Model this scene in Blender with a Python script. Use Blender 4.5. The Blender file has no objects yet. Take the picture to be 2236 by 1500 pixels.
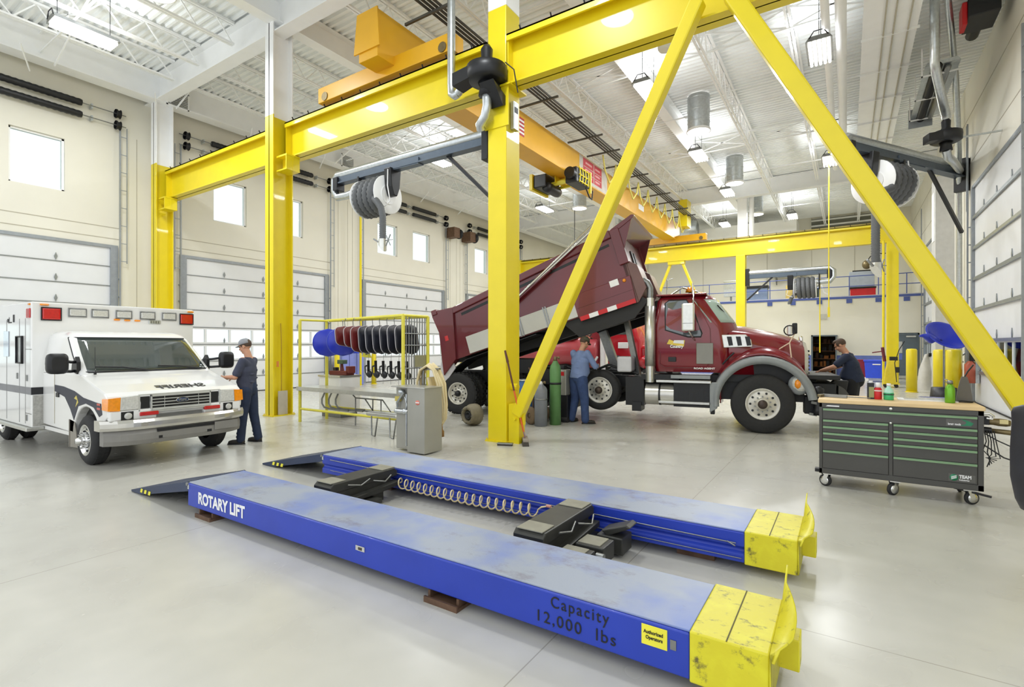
import bpy, math, random
from math import sin, cos, pi, radians as R
from mathutils import Matrix, Vector, Euler
random.seed(7)
S = bpy.context.scene
COL = S.collection

# ---------------------------------------------------------------- camera, sky, exposure
cd = bpy.data.cameras.new('camera'); cam = bpy.data.objects.new('camera', cd); COL.objects.link(cam)
cd.sensor_width = 36.0; cd.lens = 36.0 * 1118 / 2236; cd.shift_y = 4 / 2236; cd.clip_end = 300
cam.location = (0, 0, 1.75); cam.rotation_euler = (R(90), 0, R(33.2))
S.camera = cam
S.view_settings.view_transform = 'Standard'; S.view_settings.look = 'None'
S.view_settings.gamma = 1.0; S.view_settings.use_curve_mapping = False
S.view_settings.exposure = 0.5
W = bpy.data.worlds.new('sky'); S.world = W; W.use_nodes = True
bg = W.node_tree.nodes['Background']; bg.inputs[0].default_value = (0.93, 0.965, 1.0, 1); bg.inputs[1].default_value = 1.15
try:
    S.cycles.max_bounces = 10; S.cycles.diffuse_bounces = 7; S.cycles.glossy_bounces = 4
    S.cycles.transparent_max_bounces = 10; S.cycles.sample_clamp_indirect = 3
    S.cycles.caustics_reflective = False; S.cycles.caustics_refractive = False
    S.cycles.use_denoising = True
except Exception: pass

def area(name, loc, sx, sy, power, color=(1, .99, .97), shape='RECTANGLE', rot=(0, 0, 0)):
    l = bpy.data.lights.new(name, 'AREA'); l.shape = shape; l.size = sx; l.size_y = sy
    l.energy = power; l.color = color
    o = bpy.data.objects.new(name, l); o.location = loc; o.rotation_euler = rot; COL.objects.link(o)
    return o

# ---------------------------------------------------------------- mesh helpers
class MB:
    def __init__(s): s.v = []; s.f = []; s.mi = []; s.sm = []; s.M = None
    def add(s, vs, fs, mi=0, sm=False):
        b = len(s.v)
        for p in vs:
            p = Vector(p)
            s.v.append(tuple(s.M @ p) if s.M is not None else tuple(p))
        for f in fs: s.f.append(tuple(b + i for i in f)); s.mi.append(mi); s.sm.append(sm)
        return s
    def box(s, x0, x1, y0, y1, z0, z1, mi=0):
        v = [(x, y, z) for z in (z0, z1) for y in (y0, y1) for x in (x0, x1)]
        return s.add(v, [(0, 2, 3, 1), (4, 5, 7, 6), (0, 1, 5, 4), (2, 6, 7, 3), (0, 4, 6, 2), (1, 3, 7, 5)], mi)
    def bar(s, p0, p1, w, h, mi=0, up=(0, 0, 1)):
        p0 = Vector(p0); p1 = Vector(p1); d = (p1 - p0).normalized(); up = Vector(up)
        if abs(d.dot(up)) > .98: up = Vector((0, 1, 0))
        a = d.cross(up).normalized() * (w / 2); b = a.cross(d).normalized() * (h / 2)
        v = [p + i * a + j * b for p in (p0, p1) for i, j in ((-1, -1), (1, -1), (1, 1), (-1, 1))]
        return s.add(v, [(0, 3, 2, 1), (4, 5, 6, 7), (0, 1, 5, 4), (1, 2, 6, 5), (2, 3, 7, 6), (3, 0, 4, 7)], mi)
    def prism(s, pts, a, b, axis='y', mi=0, sm=False):
        n = len(pts)
        def m(p, t):
            return {'y': (p[0], t, p[1]), 'x': (t, p[0], p[1]), 'z': (p[0], p[1], t)}[axis]
        area2 = sum(pts[i][0] * pts[(i + 1) % n][1] - pts[(i + 1) % n][0] * pts[i][1] for i in range(n))
        if (area2 < 0) != (axis == 'y'): pts = pts[::-1]
        if a > b: a, b = b, a
        v = [m(p, a) for p in pts] + [m(p, b) for p in pts]
        fs = [tuple(range(n - 1, -1, -1)), tuple(range(n, 2 * n))]
        s.add(v, fs, mi)
        base = len(s.v) - 2 * n
        for i in range(n):
            j = (i + 1) % n; s.f.append((base + i, base + j, base + n + j, base + n + i)); s.mi.append(mi); s.sm.append(sm)
        return s
    def cyl(s, p0, p1, r0, r1=None, n=16, mi=0, cap=True):
        if r1 is None: r1 = r0
        p0 = Vector(p0); p1 = Vector(p1); d = (p1 - p0).normalized()
        a = d.orthogonal().normalized(); b = d.cross(a)
        v = [p + (a * cos(2 * pi * i / n) + b * sin(2 * pi * i / n)) * r for p, r in ((p0, r0), (p1, r1)) for i in range(n)]
        s.add(v, [(i, (i + 1) % n, n + (i + 1) % n, n + i) for i in range(n)], mi, True)
        if cap:
            s.add(v[:n], [tuple(range(n - 1, -1, -1))], mi); s.add(v[n:], [tuple(range(n))], mi)
        return s
    def tube(s, pts, r, n=8, mi=0, closed=False, cap=True):
        pts = [Vector(p) for p in pts]; k = len(pts); rs = r if isinstance(r, (list, tuple)) else [r] * k
        v = []; a = None
        for i, p in enumerate(pts):
            q0 = pts[(i - 1) % k] if (closed or i > 0) else p; q1 = pts[(i + 1) % k] if (closed or i < k - 1) else p
            d = (q1 - q0).normalized() if (q1 - q0).length > 1e-9 else Vector((0, 0, 1))
            if a is None: a = d.orthogonal().normalized()
            a = (a - d * a.dot(d)); a = a.normalized() if a.length > 1e-6 else d.orthogonal().normalized()
            b = d.cross(a)
            v += [p + (a * cos(2 * pi * j / n) + b * sin(2 * pi * j / n)) * rs[i] for j in range(n)]
        fs = []
        for i in range(k if closed else k - 1):
            o = i * n; q = ((i + 1) % k) * n
            fs += [(o + j, o + (j + 1) % n, q + (j + 1) % n, q + j) for j in range(n)]
        s.add(v, fs, mi, True)
        if cap and not closed: s.add(v[:n], [tuple(range(n - 1, -1, -1))], mi); s.add(v[-n:], [tuple(range(n))], mi)
        return s
    def lathe(s, prof, o=(0, 0, 0), ax=(0, 0, 1), n=24, mi=0, sm=True):
        o = Vector(o); d = Vector(ax).normalized(); a = d.orthogonal().normalized(); b = d.cross(a); v = []
        for r, h in prof: v += [o + d * h + (a * cos(2 * pi * j / n) + b * sin(2 * pi * j / n)) * max(r, 1e-5) for j in range(n)]
        fs = []
        for i in range(len(prof) - 1):
            fs += [(i * n + j, i * n + (j + 1) % n, (i + 1) * n + (j + 1) % n, (i + 1) * n + j) for j in range(n)]
        return s.add(v, fs, mi, sm)
    def ball(s, c, r, n=16, mi=0, rot=None):
        r = (r, r, r) if not isinstance(r, (tuple, list)) else r; c = Vector(c); m = n // 2; v = []
        q = Euler(rot).to_matrix() if rot else None
        for i in range(m + 1):
            t = pi * i / m
            for j in range(n):
                p = Vector((r[0] * sin(t) * cos(2 * pi * j / n), r[1] * sin(t) * sin(2 * pi * j / n), -r[2] * cos(t)))
                v.append(c + (q @ p if q else p))
        fs = [(i * n + j, i * n + (j + 1) % n, (i + 1) * n + (j + 1) % n, (i + 1) * n + j) for i in range(m) for j in range(n)]
        return s.add(v, fs, mi, True)
    def quad(s, a, b, c, d, mi=0): return s.add([a, b, c, d], [(0, 1, 2, 3)], mi)
    def loft(s, rings, mi=0, sm=True, cap=True, closed=True):
        n = len(rings[0]); v = [p for r in rings for p in r]; fs = []
        for i in range(len(rings) - 1):
            for j in range(n if closed else n - 1):
                fs.append((i * n + j, i * n + (j + 1) % n, (i + 1) * n + (j + 1) % n, (i + 1) * n + j))
        s.add(v, fs, mi, sm)
        if cap: s.add(rings[0], [tuple(range(n - 1, -1, -1))], mi); s.add(rings[-1], [tuple(range(n))], mi)
        return s
    def build(s, name, mats, parent=None, bevel=0, seg=2, loc=None, rz=0, fix=False, solid=0):
        me = bpy.data.meshes.new(name); me.from_pydata(s.v, [], s.f); me.update()
        mats = mats if isinstance(mats, (list, tuple)) else [mats]
        for m in mats: me.materials.append(m)
        me.polygons.foreach_set('material_index', s.mi); me.polygons.foreach_set('use_smooth', s.sm)
        if fix:
            import bmesh
            bm = bmesh.new(); bm.from_mesh(me); bmesh.ops.recalc_face_normals(bm, faces=bm.faces); bm.to_mesh(me); bm.free()
        o = bpy.data.objects.new(name, me); COL.objects.link(o)
        if parent is not None: o.parent = parent
        if loc: o.location = loc
        if rz: o.rotation_euler = (0, 0, rz)
        if solid:
            q = o.modifiers.new('solid', 'SOLIDIFY'); q.thickness = solid; q.offset = 0
        if bevel:
            q = o.modifiers.new('bevel', 'BEVEL'); q.width = bevel; q.segments = seg; q.limit_method = 'ANGLE'; q.angle_limit = R(50)
        return o
    def fuse(s, name, mat, parent, voxel=.012, it=3):
        s.sm = [True] * len(s.f)
        o = s.build(name, mat, parent)
        q = o.modifiers.new('fuse', 'REMESH'); q.mode = 'VOXEL'; q.voxel_size = voxel; q.use_smooth_shade = True
        q = o.modifiers.new('soft', 'SMOOTH'); q.iterations = it; q.factor = .5
        return o

def tag(o, label, cat=None, group=None, kind=None):
    if label: o['label'] = label
    if cat: o['category'] = cat
    if group: o['group'] = group
    if kind: o['kind'] = kind
    return o
def thing(name, label, cat, loc=(0, 0, 0), rz=0, group=None):
    o = bpy.data.objects.new(name, None); COL.objects.link(o); o.location = loc; o.rotation_euler = (0, 0, rz)
    o.empty_display_size = .2
    return tag(o, label, cat, group)
def adopt(ch, par):
    ch.parent = par; ch.matrix_parent_inverse = (Matrix.LocRotScale(par.location, par.rotation_euler.to_quaternion(), par.scale)).inverted(); return ch
def struct(o): o['kind'] = 'structure'; return o
def kids(o): return [x for x in COL.objects if x.parent == o]
def dup(root, loc=None, rz=None, label=None, group=None):
    c = root.copy(); COL.objects.link(c)
    for ch in kids(root):
        d = ch.copy(); COL.objects.link(d); d.parent = c
        for g in kids(ch):
            e = g.copy(); COL.objects.link(e); e.parent = d
    if loc is not None: c.location = loc
    if rz is not None: c.rotation_euler = (0, 0, rz)
    if label: c['label'] = label
    if group: c['group'] = group
    return c
def text(name, body, size, mat, parent, loc, rot, ext=.002, bold=0., mirror=False, sx=1., align='LEFT', sp=1.):
    c = bpy.data.curves.new(name, 'FONT'); c.body = body; c.size = size; c.extrude = ext; c.offset = bold; c.align_x = align; c.space_character = sp
    t = bpy.data.objects.new(name, c); COL.objects.link(t)
    bpy.context.view_layer.update()
    me = bpy.data.meshes.new_from_object(t.evaluated_get(bpy.context.evaluated_depsgraph_get())); me.name = name
    bpy.data.objects.remove(t); bpy.data.curves.remove(c)
    for v in me.vertices: v.co.x *= (-sx if mirror else sx)
    if mirror: me.flip_normals()
    me.materials.clear(); me.materials.append(mat)
    o = bpy.data.objects.new(name, me); COL.objects.link(o); o.parent = parent; o.location = loc; o.rotation_euler = rot
    return o

# ---------------------------------------------------------------- materials
def lin(h):
    if isinstance(h, str):
        h = h.lstrip('#'); c = [int(h[i:i + 2], 16) / 255 for i in (0, 2, 4)]
        return tuple((x / 12.92 if x <= .04045 else ((x + .055) / 1.055) ** 2.4) for x in c)
    return h
def mat(name, col, rough=.5, metal=0., var=.06, scale=6., bump=0., bscale=60., spec=.5, coat=0., col2=None, thr=None, emit=None, es=0):
    m = bpy.data.materials.new(name); m.use_nodes = True; nt = m.node_tree; n = nt.nodes; L = nt.links
    b = n['Principled BSDF']; col = lin(col)
    b.inputs['Roughness'].default_value = rough; b.inputs['Metallic'].default_value = metal
    b.inputs['Specular IOR Level'].default_value = spec; b.inputs['Coat Weight'].default_value = coat
    tc = n.new('ShaderNodeTexCoord')
    nz = n.new('ShaderNodeTexNoise'); nz.inputs['Scale'].default_value = scale; nz.inputs['Detail'].default_value = 4
    L.new(tc.outputs['Object'], nz.inputs['Vector'])
    cr = n.new('ShaderNodeValToRGB'); L.new(nz.outputs['Fac'], cr.inputs['Fac'])
    e = cr.color_ramp.elements
    if col2 is not None:
        col2 = lin(col2); e[0].color = (*col, 1); e[1].color = (*col2, 1)
        lo, hi = thr or (.4, .6); e[0].position = lo; e[1].position = hi
    else:
        e[0].color = (*[max(0, x * (1 - var)) for x in col], 1); e[1].color = (*[min(1, x * (1 + var)) for x in col], 1)
        e[0].position = .3; e[1].position = .7
    L.new(cr.outputs['Color'], b.inputs['Base Color'])
    if bump:
        n2 = n.new('ShaderNodeTexNoise'); n2.inputs['Scale'].default_value = bscale; L.new(tc.outputs['Object'], n2.inputs['Vector'])
        bp = n.new('ShaderNodeBump'); bp.inputs['Strength'].default_value = bump; bp.inputs['Distance'].default_value = .01
        L.new(n2.outputs['Fac'], bp.inputs['Height']); L.new(bp.outputs['Normal'], b.inputs['Normal'])
    if es:
        b.inputs['Emission Color'].default_value = (*lin(emit or col), 1); b.inputs['Emission Strength'].default_value = es
    return m
def glass(name, tint, mixf=.12, rough=.02):
    m = bpy.data.materials.new(name); m.use_nodes = True; nt = m.node_tree; n = nt.nodes; n.clear(); L = nt.links
    o = n.new('ShaderNodeOutputMaterial'); t = n.new('ShaderNodeBsdfTransparent'); g = n.new('ShaderNodeBsdfGlossy'); mx = n.new('ShaderNodeMixShader')
    lw = n.new('ShaderNodeLayerWeight'); lw.inputs['Blend'].default_value = mixf
    t.inputs[0].default_value = (*lin(tint), 1); g.inputs['Roughness'].default_value = rough
    L.new(lw.outputs['Fresnel'], mx.inputs[0]); L.new(t.outputs[0], mx.inputs[1]); L.new(g.outputs[0], mx.inputs[2]); L.new(mx.outputs[0], o.inputs[0])
    return m

YEL = mat('yellow_paint', '#e4cf16', .38, 0, .03, 3, coat=.15)
AMB = mat('amber_crane_paint', '#dba51e', .36, 0, .04, 2, coat=.1)
WHT = mat('white_steel_paint', '#f3f4f4', .5, 0, .02, 3)
DECK = mat('white_roof_deck', '#f4f6f6', .55, 0, .03, 2)
CREAM = mat('cream_precast_wall', '#e2dfd2', .7, 0, .03, .8, bump=.05, bscale=30)
GROOVE = mat('wall_groove_grey', '#b5b09f', .8)
DOORP = mat('white_door_panel', '#e0e2e4', .42, 0, .02, 2)
STRUT = mat('galvanised_strut', '#9aa0a4', .35, .7, .08, 12)
GALV = mat('galvanised_duct', '#c3c8ca', .3, .85, .1, 14)
TRACK = mat('grey_door_track', '#9aa0a6', .45, .4, .06, 10)
BLK = mat('black_metal', '#1a1b1e', .42, .1, .12, 10)
RUB = mat('black_rubber', '#242425', .75, 0, .15, 20, bump=.1)
HOSE = mat('grey_flex_hose', '#5d5f61', .6, 0, .1, 25)
STEEL = mat('dull_steel', '#8b8d8c', .35, .8, .1, 20)
CHR = mat('chrome', '#d8d8d6', .12, 1., .04, 6)
ALU = mat('brushed_aluminium', '#cfcfc9', .28, .85, .06, 18)
SGREY = mat('stainless_cabinet', '#a8a79e', .38, .45, .05, 3)
DGREY = mat('dark_blue_grey_door', '#5e6a72', .5)
LBLUE = mat('lift_blue_paint', '#1f3aa8', .42, 0, .07, 2.5, coat=.1)
NAVY = mat('navy_ramp_paint', '#24324f', .5, 0, .15, 5)
WALLBLUE = mat('blue_wall_band', '#6274ba', .6)
RAILB = mat('blue_railing_paint', '#4a5ca0', .5)
MAROON = mat('maroon_truck_paint', '#7a1420', .22, 0, .05, 1.5, coat=.6)
BEDM = mat('maroon_dump_bed', '#661a22', .28, 0, .08, 1.2, coat=.3)
REDT = mat('red_truck_paint', '#b01826', .25, 0, .05, 2, coat=.5)
AMBW = mat('white_vehicle_paint', '#e6e6e4', .18, 0, .015, 1, coat=.6)
GLS = glass('clear_glass', '#eef4f2', .1)
DGL = mat('tinted_windscreen', '#39423f', .04, 0, .1, .8, spec=.8, coat=1.)
CABGL = glass('cab_glass', '#b9c7bf', .25)
LENSR = mat('red_lens', '#c01010', .12, 0, .12, 30, coat=.6)
LENSO = mat('amber_lens', '#ee9010', .15, 0, .1, 30, coat=.6)
LENSW = mat('clear_lens', '#c9c9c4', .12, .1, .12, 40, coat=.7)
RED = mat('red_plastic', '#c2141c', .4)
GRNB = mat('green_cylinder_paint', '#5c8a52', .4, 0, .12, 5)
TAN = mat('tan_plywood', '#dcbf8e', .55, 0, .07, 3)
PLATE = mat('dull_plywood_board', '#c9c9c4', .55, 0, .04, 2)
CHARC = mat('charcoal_toolbox_paint', '#4b4a47', .35, .2, .06, 2)
PALEG = mat('pale_green_pull', '#8fb18b', .35, .3)
LAMP = mat('lamp_glow', '#ffffff', .5, emit='#fffaf2', es=6)
SKIN = mat('skin', '#c08e72', .55, 0, .05, 20)
NAVYSH = mat('charcoal_navy_shirt', '#3b3f50', .85, 0, .1, 12, bump=.2, bscale=25)
SHIRTB = mat('faded_blue_shirt', '#7284ac', .85, 0, .08, 10, bump=.2, bscale=22)
JEAN = mat('dark_blue_trousers', '#232f47', .85, 0, .14, 14, bump=.2, bscale=25)
JEANB = mat('blue_work_trousers', '#33466f', .85, 0, .16, 12, bump=.2, bscale=25)
SHOE = mat('dark_work_boot', '#2e2a26', .6, 0, .15, 20)
HAIR = mat('brown_hair', '#4c3a2c', .7, 0, .2, 60)
CAPG = mat('grey_cap_cloth', '#8f9196', .85, 0, .08, 30)
CAPO = mat('olive_cap_cloth', '#4b4d3c', .85, 0, .08, 30)
INKW = mat('white_lettering', '#e9e9ea', .5); INKB = mat('black_lettering', '#17181c', .5)
CRM = mat('cream_rubber_hose', '#d8c79a', .5, 0, .06, 12)
PLBL = mat('blue_plastic', '#2434b0', .28, 0, .06, 4)
BINB = mat('bright_blue_plastic', '#2f50e0', .4)
YST = mat('yellow_sticker', '#e8e040', .5)
RUST = mat('rusty_brown_metal', '#6b5240', .6, .4, .25, 12)
DKRED = mat('dark_red_vinyl', '#6a1c1c', .5, 0, .12, 10)
BLKV = mat('black_vinyl', '#23242e', .45, 0, .15, 8)
BRZ = mat('bronze_metal', '#7a6c4c', .4, .6, .12, 15)
ORNG = mat('orange_handle', '#d8602c', .45)
DIRTW = mat('white_panel', '#e9e9e6', .5, 0, .02, 2)

# worn painted tops
WORN = mat('worn_blue_deck', '#5c76be', .42, 0, .1, 1.6, col2='#949cab', thr=(.28, .56), bump=.08, bscale=90)
WYEL = mat('scuffed_yellow_paint', '#dcd52c', .45, 0, .1, 7, col2='#d3c826', thr=(.3, .5), bump=.1, bscale=40)
def scuff(m, scale, dark, lo, hi):
    nt = m.node_tree; n = nt.nodes; L = nt.links; b = n['Principled BSDF']
    src = b.inputs['Base Color'].links[0].from_socket
    tc = [x for x in n if x.type == 'TEX_COORD'][0]
    mp = n.new('ShaderNodeMapping'); mp.inputs['Scale'].default_value = (1, 1.6, 1); L.new(tc.outputs['Object'], mp.inputs[0])
    nz = n.new('ShaderNodeTexNoise'); nz.inputs['Scale'].default_value = scale; nz.inputs['Detail'].default_value = 8; nz.inputs['Roughness'].default_value = .75
    L.new(mp.outputs[0], nz.inputs['Vector'])
    cr = n.new('ShaderNodeValToRGB'); cr.color_ramp.elements[0].position = lo; cr.color_ramp.elements[1].position = hi
    cr.color_ramp.elements[0].color = (0, 0, 0, 1); cr.color_ramp.elements[1].color = (1, 1, 1, 1)
    L.new(nz.outputs['Fac'], cr.inputs[0])
    mx = n.new('ShaderNodeMix'); mx.data_type = 'RGBA'; L.new(cr.outputs[0], mx.inputs[0]); L.new(src, mx.inputs[6]); mx.inputs[7].default_value = (*lin(dark), 1)
    L.new(mx.outputs[2], b.inputs['Base Color'])
scuff(WYEL, 9, '#5e5630', .56, .68)
scuff(WORN, 2.2, '#6b6470', .55, .76)

# polished concrete floor with saw-cut joints
def floor_mat():
    m = mat('polished_concrete', '#c2c0b7', .2, 0, .05, .45); nt = m.node_tree; n = nt.nodes; L = nt.links; b = n['Principled BSDF']
    src = b.inputs['Base Color'].links[0].from_socket
    tc = [x for x in n if x.type == 'TEX_COORD'][0]
    sp = n.new('ShaderNodeSeparateXYZ'); L.new(tc.outputs['Object'], sp.inputs[0])
    def line(sock, off, step, w):
        a = n.new('ShaderNodeMath'); a.operation = 'ADD'; L.new(sock, a.inputs[0]); a.inputs[1].default_value = off
        p = n.new('ShaderNodeMath'); p.operation = 'PINGPONG'; L.new(a.outputs[0], p.inputs[0]); p.inputs[1].default_value = step / 2
        c = n.new('ShaderNodeMath'); c.operation = 'LESS_THAN'; L.new(p.outputs[0], c.inputs[0]); c.inputs[1].default_value = w
        return c.outputs[0]
    l1 = line(sp.outputs[0], 1.47, 3.73, .004); l2 = line(sp.outputs[1], -3.62, 3.88, .004)
    mxm = n.new('ShaderNodeMath'); mxm.operation = 'MAXIMUM'; L.new(l1, mxm.inputs[0]); L.new(l2, mxm.inputs[1])
    ml = n.new('ShaderNodeMath'); ml.operation = 'MULTIPLY'; L.new(mxm.outputs[0], ml.inputs[0]); ml.inputs[1].default_value = .45
    # soft broad staining and fine speckle
    nz = n.new('ShaderNodeTexNoise'); nz.inputs['Scale'].default_value = 2.3; nz.inputs['Detail'].default_value = 2; nz.inputs['Roughness'].default_value = .5
    L.new(tc.outputs['Object'], nz.inputs['Vector'])
    cr = n.new('ShaderNodeValToRGB'); cr.color_ramp.elements[0].position = .3; cr.color_ramp.elements[1].position = .85
    cr.color_ramp.elements[0].color = (0, 0, 0, 1); cr.color_ramp.elements[1].color = (.8, .8, .8, 1); L.new(nz.outputs['Fac'], cr.inputs[0])
    m1 = n.new('ShaderNodeMix'); m1.data_type = 'RGBA'; L.new(cr.outputs[0], m1.inputs[0]); L.new(src, m1.inputs[6]); m1.inputs[7].default_value = (*lin('#b0aea5'), 1)
    m2 = n.new('ShaderNodeMix'); m2.data_type = 'RGBA'; L.new(ml.outputs[0], m2.inputs[0]); L.new(m1.outputs[2], m2.inputs[6]); m2.inputs[7].default_value = (*lin('#6e6656'), 1)
    L.new(m2.outputs[2], b.inputs['Base Color'])
    rr = n.new('ShaderNodeMapRange'); rr.inputs[3].default_value = .19; rr.inputs[4].default_value = .33; L.new(nz.outputs['Fac'], rr.inputs[0]); L.new(rr.outputs[0], b.inputs['Roughness'])
    b.inputs['Coat Weight'].default_value = .0; b.inputs['Specular IOR Level'].default_value = .55
    return m
FLOOR = floor_mat()
GRND = mat('pale_apron_concrete', '#cfcfca', .8)
# ================================================================ the building
XL, XR, ZD = -18.93, 3.3, 10.3
Y0, Y1 = -2.5, 40.0
o = MB().box(XL - .3, XR + .3, Y0, Y1, -.25, 0).build('floor', FLOOR); struct(o)
o = MB().box(-45, 30, -14, 60, -.4, -.26).build('outside_ground', GRND); struct(o)

def wall_x(name, xa, xb, ya, yb, z1, holes, mats, extra=None):
    ys = sorted({ya, yb, *[h[0] for h in holes], *[h[1] for h in holes]}); zs = sorted({0, z1, *[h[2] for h in holes], *[h[3] for h in holes]})
    m = MB()
    for i in range(len(ys) - 1):
        for j in range(len(zs) - 1):
            cy = (ys[i] + ys[i + 1]) / 2; cz = (zs[j] + zs[j + 1]) / 2
            if any(h[0] < cy < h[1] and h[2] < cz < h[3] for h in holes): continue
            m.box(xa, xb, ys[i], ys[i + 1], zs[j], zs[j + 1])
    if extra: extra(m)
    return struct(m.build(name, mats))
LD = [(.65, 6.59), (8.35, 14.3), (16.14, 21.97), (23.9, 29.8)]
LW = [(1.6, 2.8), (4.12, 5.31), (9.46, 10.67), (11.85, 13.06), (17.1, 18.4), (19.5, 20.8), (24.8, 26.1), (27.2, 28.5)]
def lx(m):
    for a, b in LD:                                    # reveal lines above each opening
        for z in (5.02, 5.36): m.box(XL, XL + .006, a - .1, b + .1, z, z + .025, 1)
    for i in range(len(LD) - 1):
        a, b = LD[i][1], LD[i + 1][0]
        for y in (a + .5, (a + b) / 2 + .1, b - .55): m.box(XL, XL + .006, y, y + .02, 0, 8.3, 1)
wall_x('wall_left', XL - .3, XL, Y0, Y1, ZD + .15, [(a, b, 0, 4.77) for a, b in LD] + [(a, b, 6.2, 7.72) for a, b in LW], [CREAM, GROOVE], lx)
RD = [(15.3, 21.3), (26.2, 33.2)]
wall_x('wall_right', XR, XR + .3, 4.0, Y1, ZD + .15, [(a, b, 0, 6.65) for a, b in RD], [CREAM, GROOVE], lambda m: [m.box(XR - .006, XR, 4, Y1, z, z + .03, 1) for z in (7.55, 9.1)])
for i, (a, b) in enumerate(LW):
    w = struct(thing('window_%d' % (i + 1), None, None, (XL, 0, 0)))
    f = MB()
    for args in ((a, a + .05, 6.2, 7.72), (b - .05, b, 6.2, 7.72), (a, b, 6.2, 6.25), (a, b, 7.67, 7.72)): f.box(-.2, -.08, *args)
    f.build('frame', WHT, w); MB().box(-.15, -.14, a + .05, b - .05, 6.25, 7.67).build('pane', GLS, w)

def hinge(m, x, y, z, sgn, s=1.0):
    m.prism([(y, z - .09 * s), (y + .035 * s, z), (y, z + .1 * s), (y - .035 * s, z)], x, x + sgn * .02, 'x', 0)
def overhead_door(idx, X, sgn, ya, yb, head, nsec, glazed, lites, strut):
    d = struct(thing('door_%d' % idx, None, None, (X, 0, 0)))
    h = head / nsec
    for k in range(nsec):
        z0 = k * h + .006; z1 = (k + 1) * h - .006
        m = MB()
        xa, xb = -.06 * sgn, -.012 * sgn
        if xa > xb: xa, xb = xb, xa
        if k in glazed:
            w = (yb - ya) / lites; e = .07
            m.box(xa, xb, ya, yb, z0, z0 + e); m.box(xa, xb, ya, yb, z1 - e, z1)
            for i in range(lites + 1):
                y = ya + i * w; m.box(xa, xb, max(ya, y - .04), min(yb, y + .04), z0 + e, z1 - e)
            sec = m.build('door_section', DOORP, d)
            MB().box(xa + .02, xa + .026, ya + .02, yb - .02, z0 + e, z1 - e).build('pane', GLS, sec)
        else:
            m.box(xa, xb, ya, yb, z0, z1)
            m.build('door_section', DOORP, d, bevel=.006)
    m = MB()
    n = int((yb - ya) / 1.25)
    for k in range(1, nsec):
        if strut: m.box(min(0, sgn * .05), max(0, sgn * .05), ya, yb, k * h - .05, k * h + .035)
        else: m.box(min(-.012 * sgn, sgn * .01), max(-.012 * sgn, sgn * .01), ya, yb, k * h - .012, k * h + .012)
        for i in range(1, n): hinge(m, 0 if not strut else -.012 * sgn, ya + (yb - ya) * i / n, k * h + .13, sgn, 1.4 if strut else 1.1)
    m.build('hinge_bars', STRUT, d)
    MB().box(-.05, .02 if sgn > 0 else -.02, ya, yb, 0.0, .03).build('bottom_seal', RUB, d)
    m = MB()
    for y, q in ((ya, 1), (yb, -1)):
        m.box(min(-.03 * sgn, .06 * sgn), max(-.03 * sgn, .06 * sgn), min(y, y + q * .2), max(y, y + q * .2), 0, head)
    m.box(min(0, .04 * sgn), max(0, .04 * sgn), ya, yb, head - .03, head + .06)
    m.build('jamb_trim', TRACK, d)
    # tall ladder-like vertical-lift tracks up to the springs
    for y, q in ((ya, -1), (yb, 1)):
        m = MB(); x = .13 * sgn; top = 8.5 if head < 5 else 8.7
        m.box(x - .02, x + .02, y + q * .02 - .02, y + q * .02 + .02, 0, top); m.box(x - .01, x + .01, y + q * .2 - .012, y + q * .2 + .012, head * .9, top)
        z = .5
        while z < top: m.bar((x, y + q * .02, z), (x, y + q * .2, z), .02, .02) if z > head * .9 else m.bar((0, y + q * .02, z), (x, y + q * .02, z), .05, .03); z += .55
        m.build('lift_track', TRACK, d)
    return d
for i, (a, b) in enumerate(LD): overhead_door(i + 1, XL, 1, a, b, 4.77, 8, (2, 3), 7, False)
for i, (a, b) in enumerate(RD): overhead_door(i + 5, XR, -1, a, b, 6.65, 7, (1,), 10 if i else 8, True)

# torsion springs above every door
def springs(X, sgn, ya, yb, zs, label):
    t = thing('torsion_spring_assembly', label, 'door spring', (X + .2 * sgn, 0, 0), 0, 'spring shafts above the overhead doors')
    for z in zs:
        m = MB(); m.cyl((0, ya - .1, z), (0, yb + .15, z), .016, n=8); m.build('shaft', STEEL, t)
        for y in (ya + .1, yb - .1):
            m = MB(); m.lathe([(.13, -.03), (.14, .0), (.1, .05), (.14, .1), (.05, .12)], (0, y, z), (0, 1, 0), 16); m.build('cable_drum', BLK, t)
        L = (yb - ya)
        for y0, y1 in ((ya + .95, ya + L / 2 - .25), (ya + L / 2 + .25, yb - .95)):
            pr = []; n = 26
            for i in range(n + 1):
                u = i / n; pr += [(.1 if i % 2 else .088, u * (y1 - y0))]
            m = MB(); m.lathe([(.02, 0)] + pr + [(.02, y1 - y0)], (0, y0, z), (0, 1, 0), 14); m.build('spring', BLK, t)
        for y in (ya + L / 2, ya + .7, yb - .7):
            m = MB(); m.box(-.185 if sgn > 0 else 0, 0 if sgn > 0 else .185, y - .02, y + .02, z - .07, z + .07); m.build('bracket', GALV, t)
    return t
nm = ['high above the van-side door', 'above the door behind the first yellow column', 'above the door behind the hose reel', 'above the farthest door on the cream wall']
for i, (a, b) in enumerate(LD): springs(XL, 1, a, b, (8.85, 8.5), 'pair of black torsion springs ' + nm[i])

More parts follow.
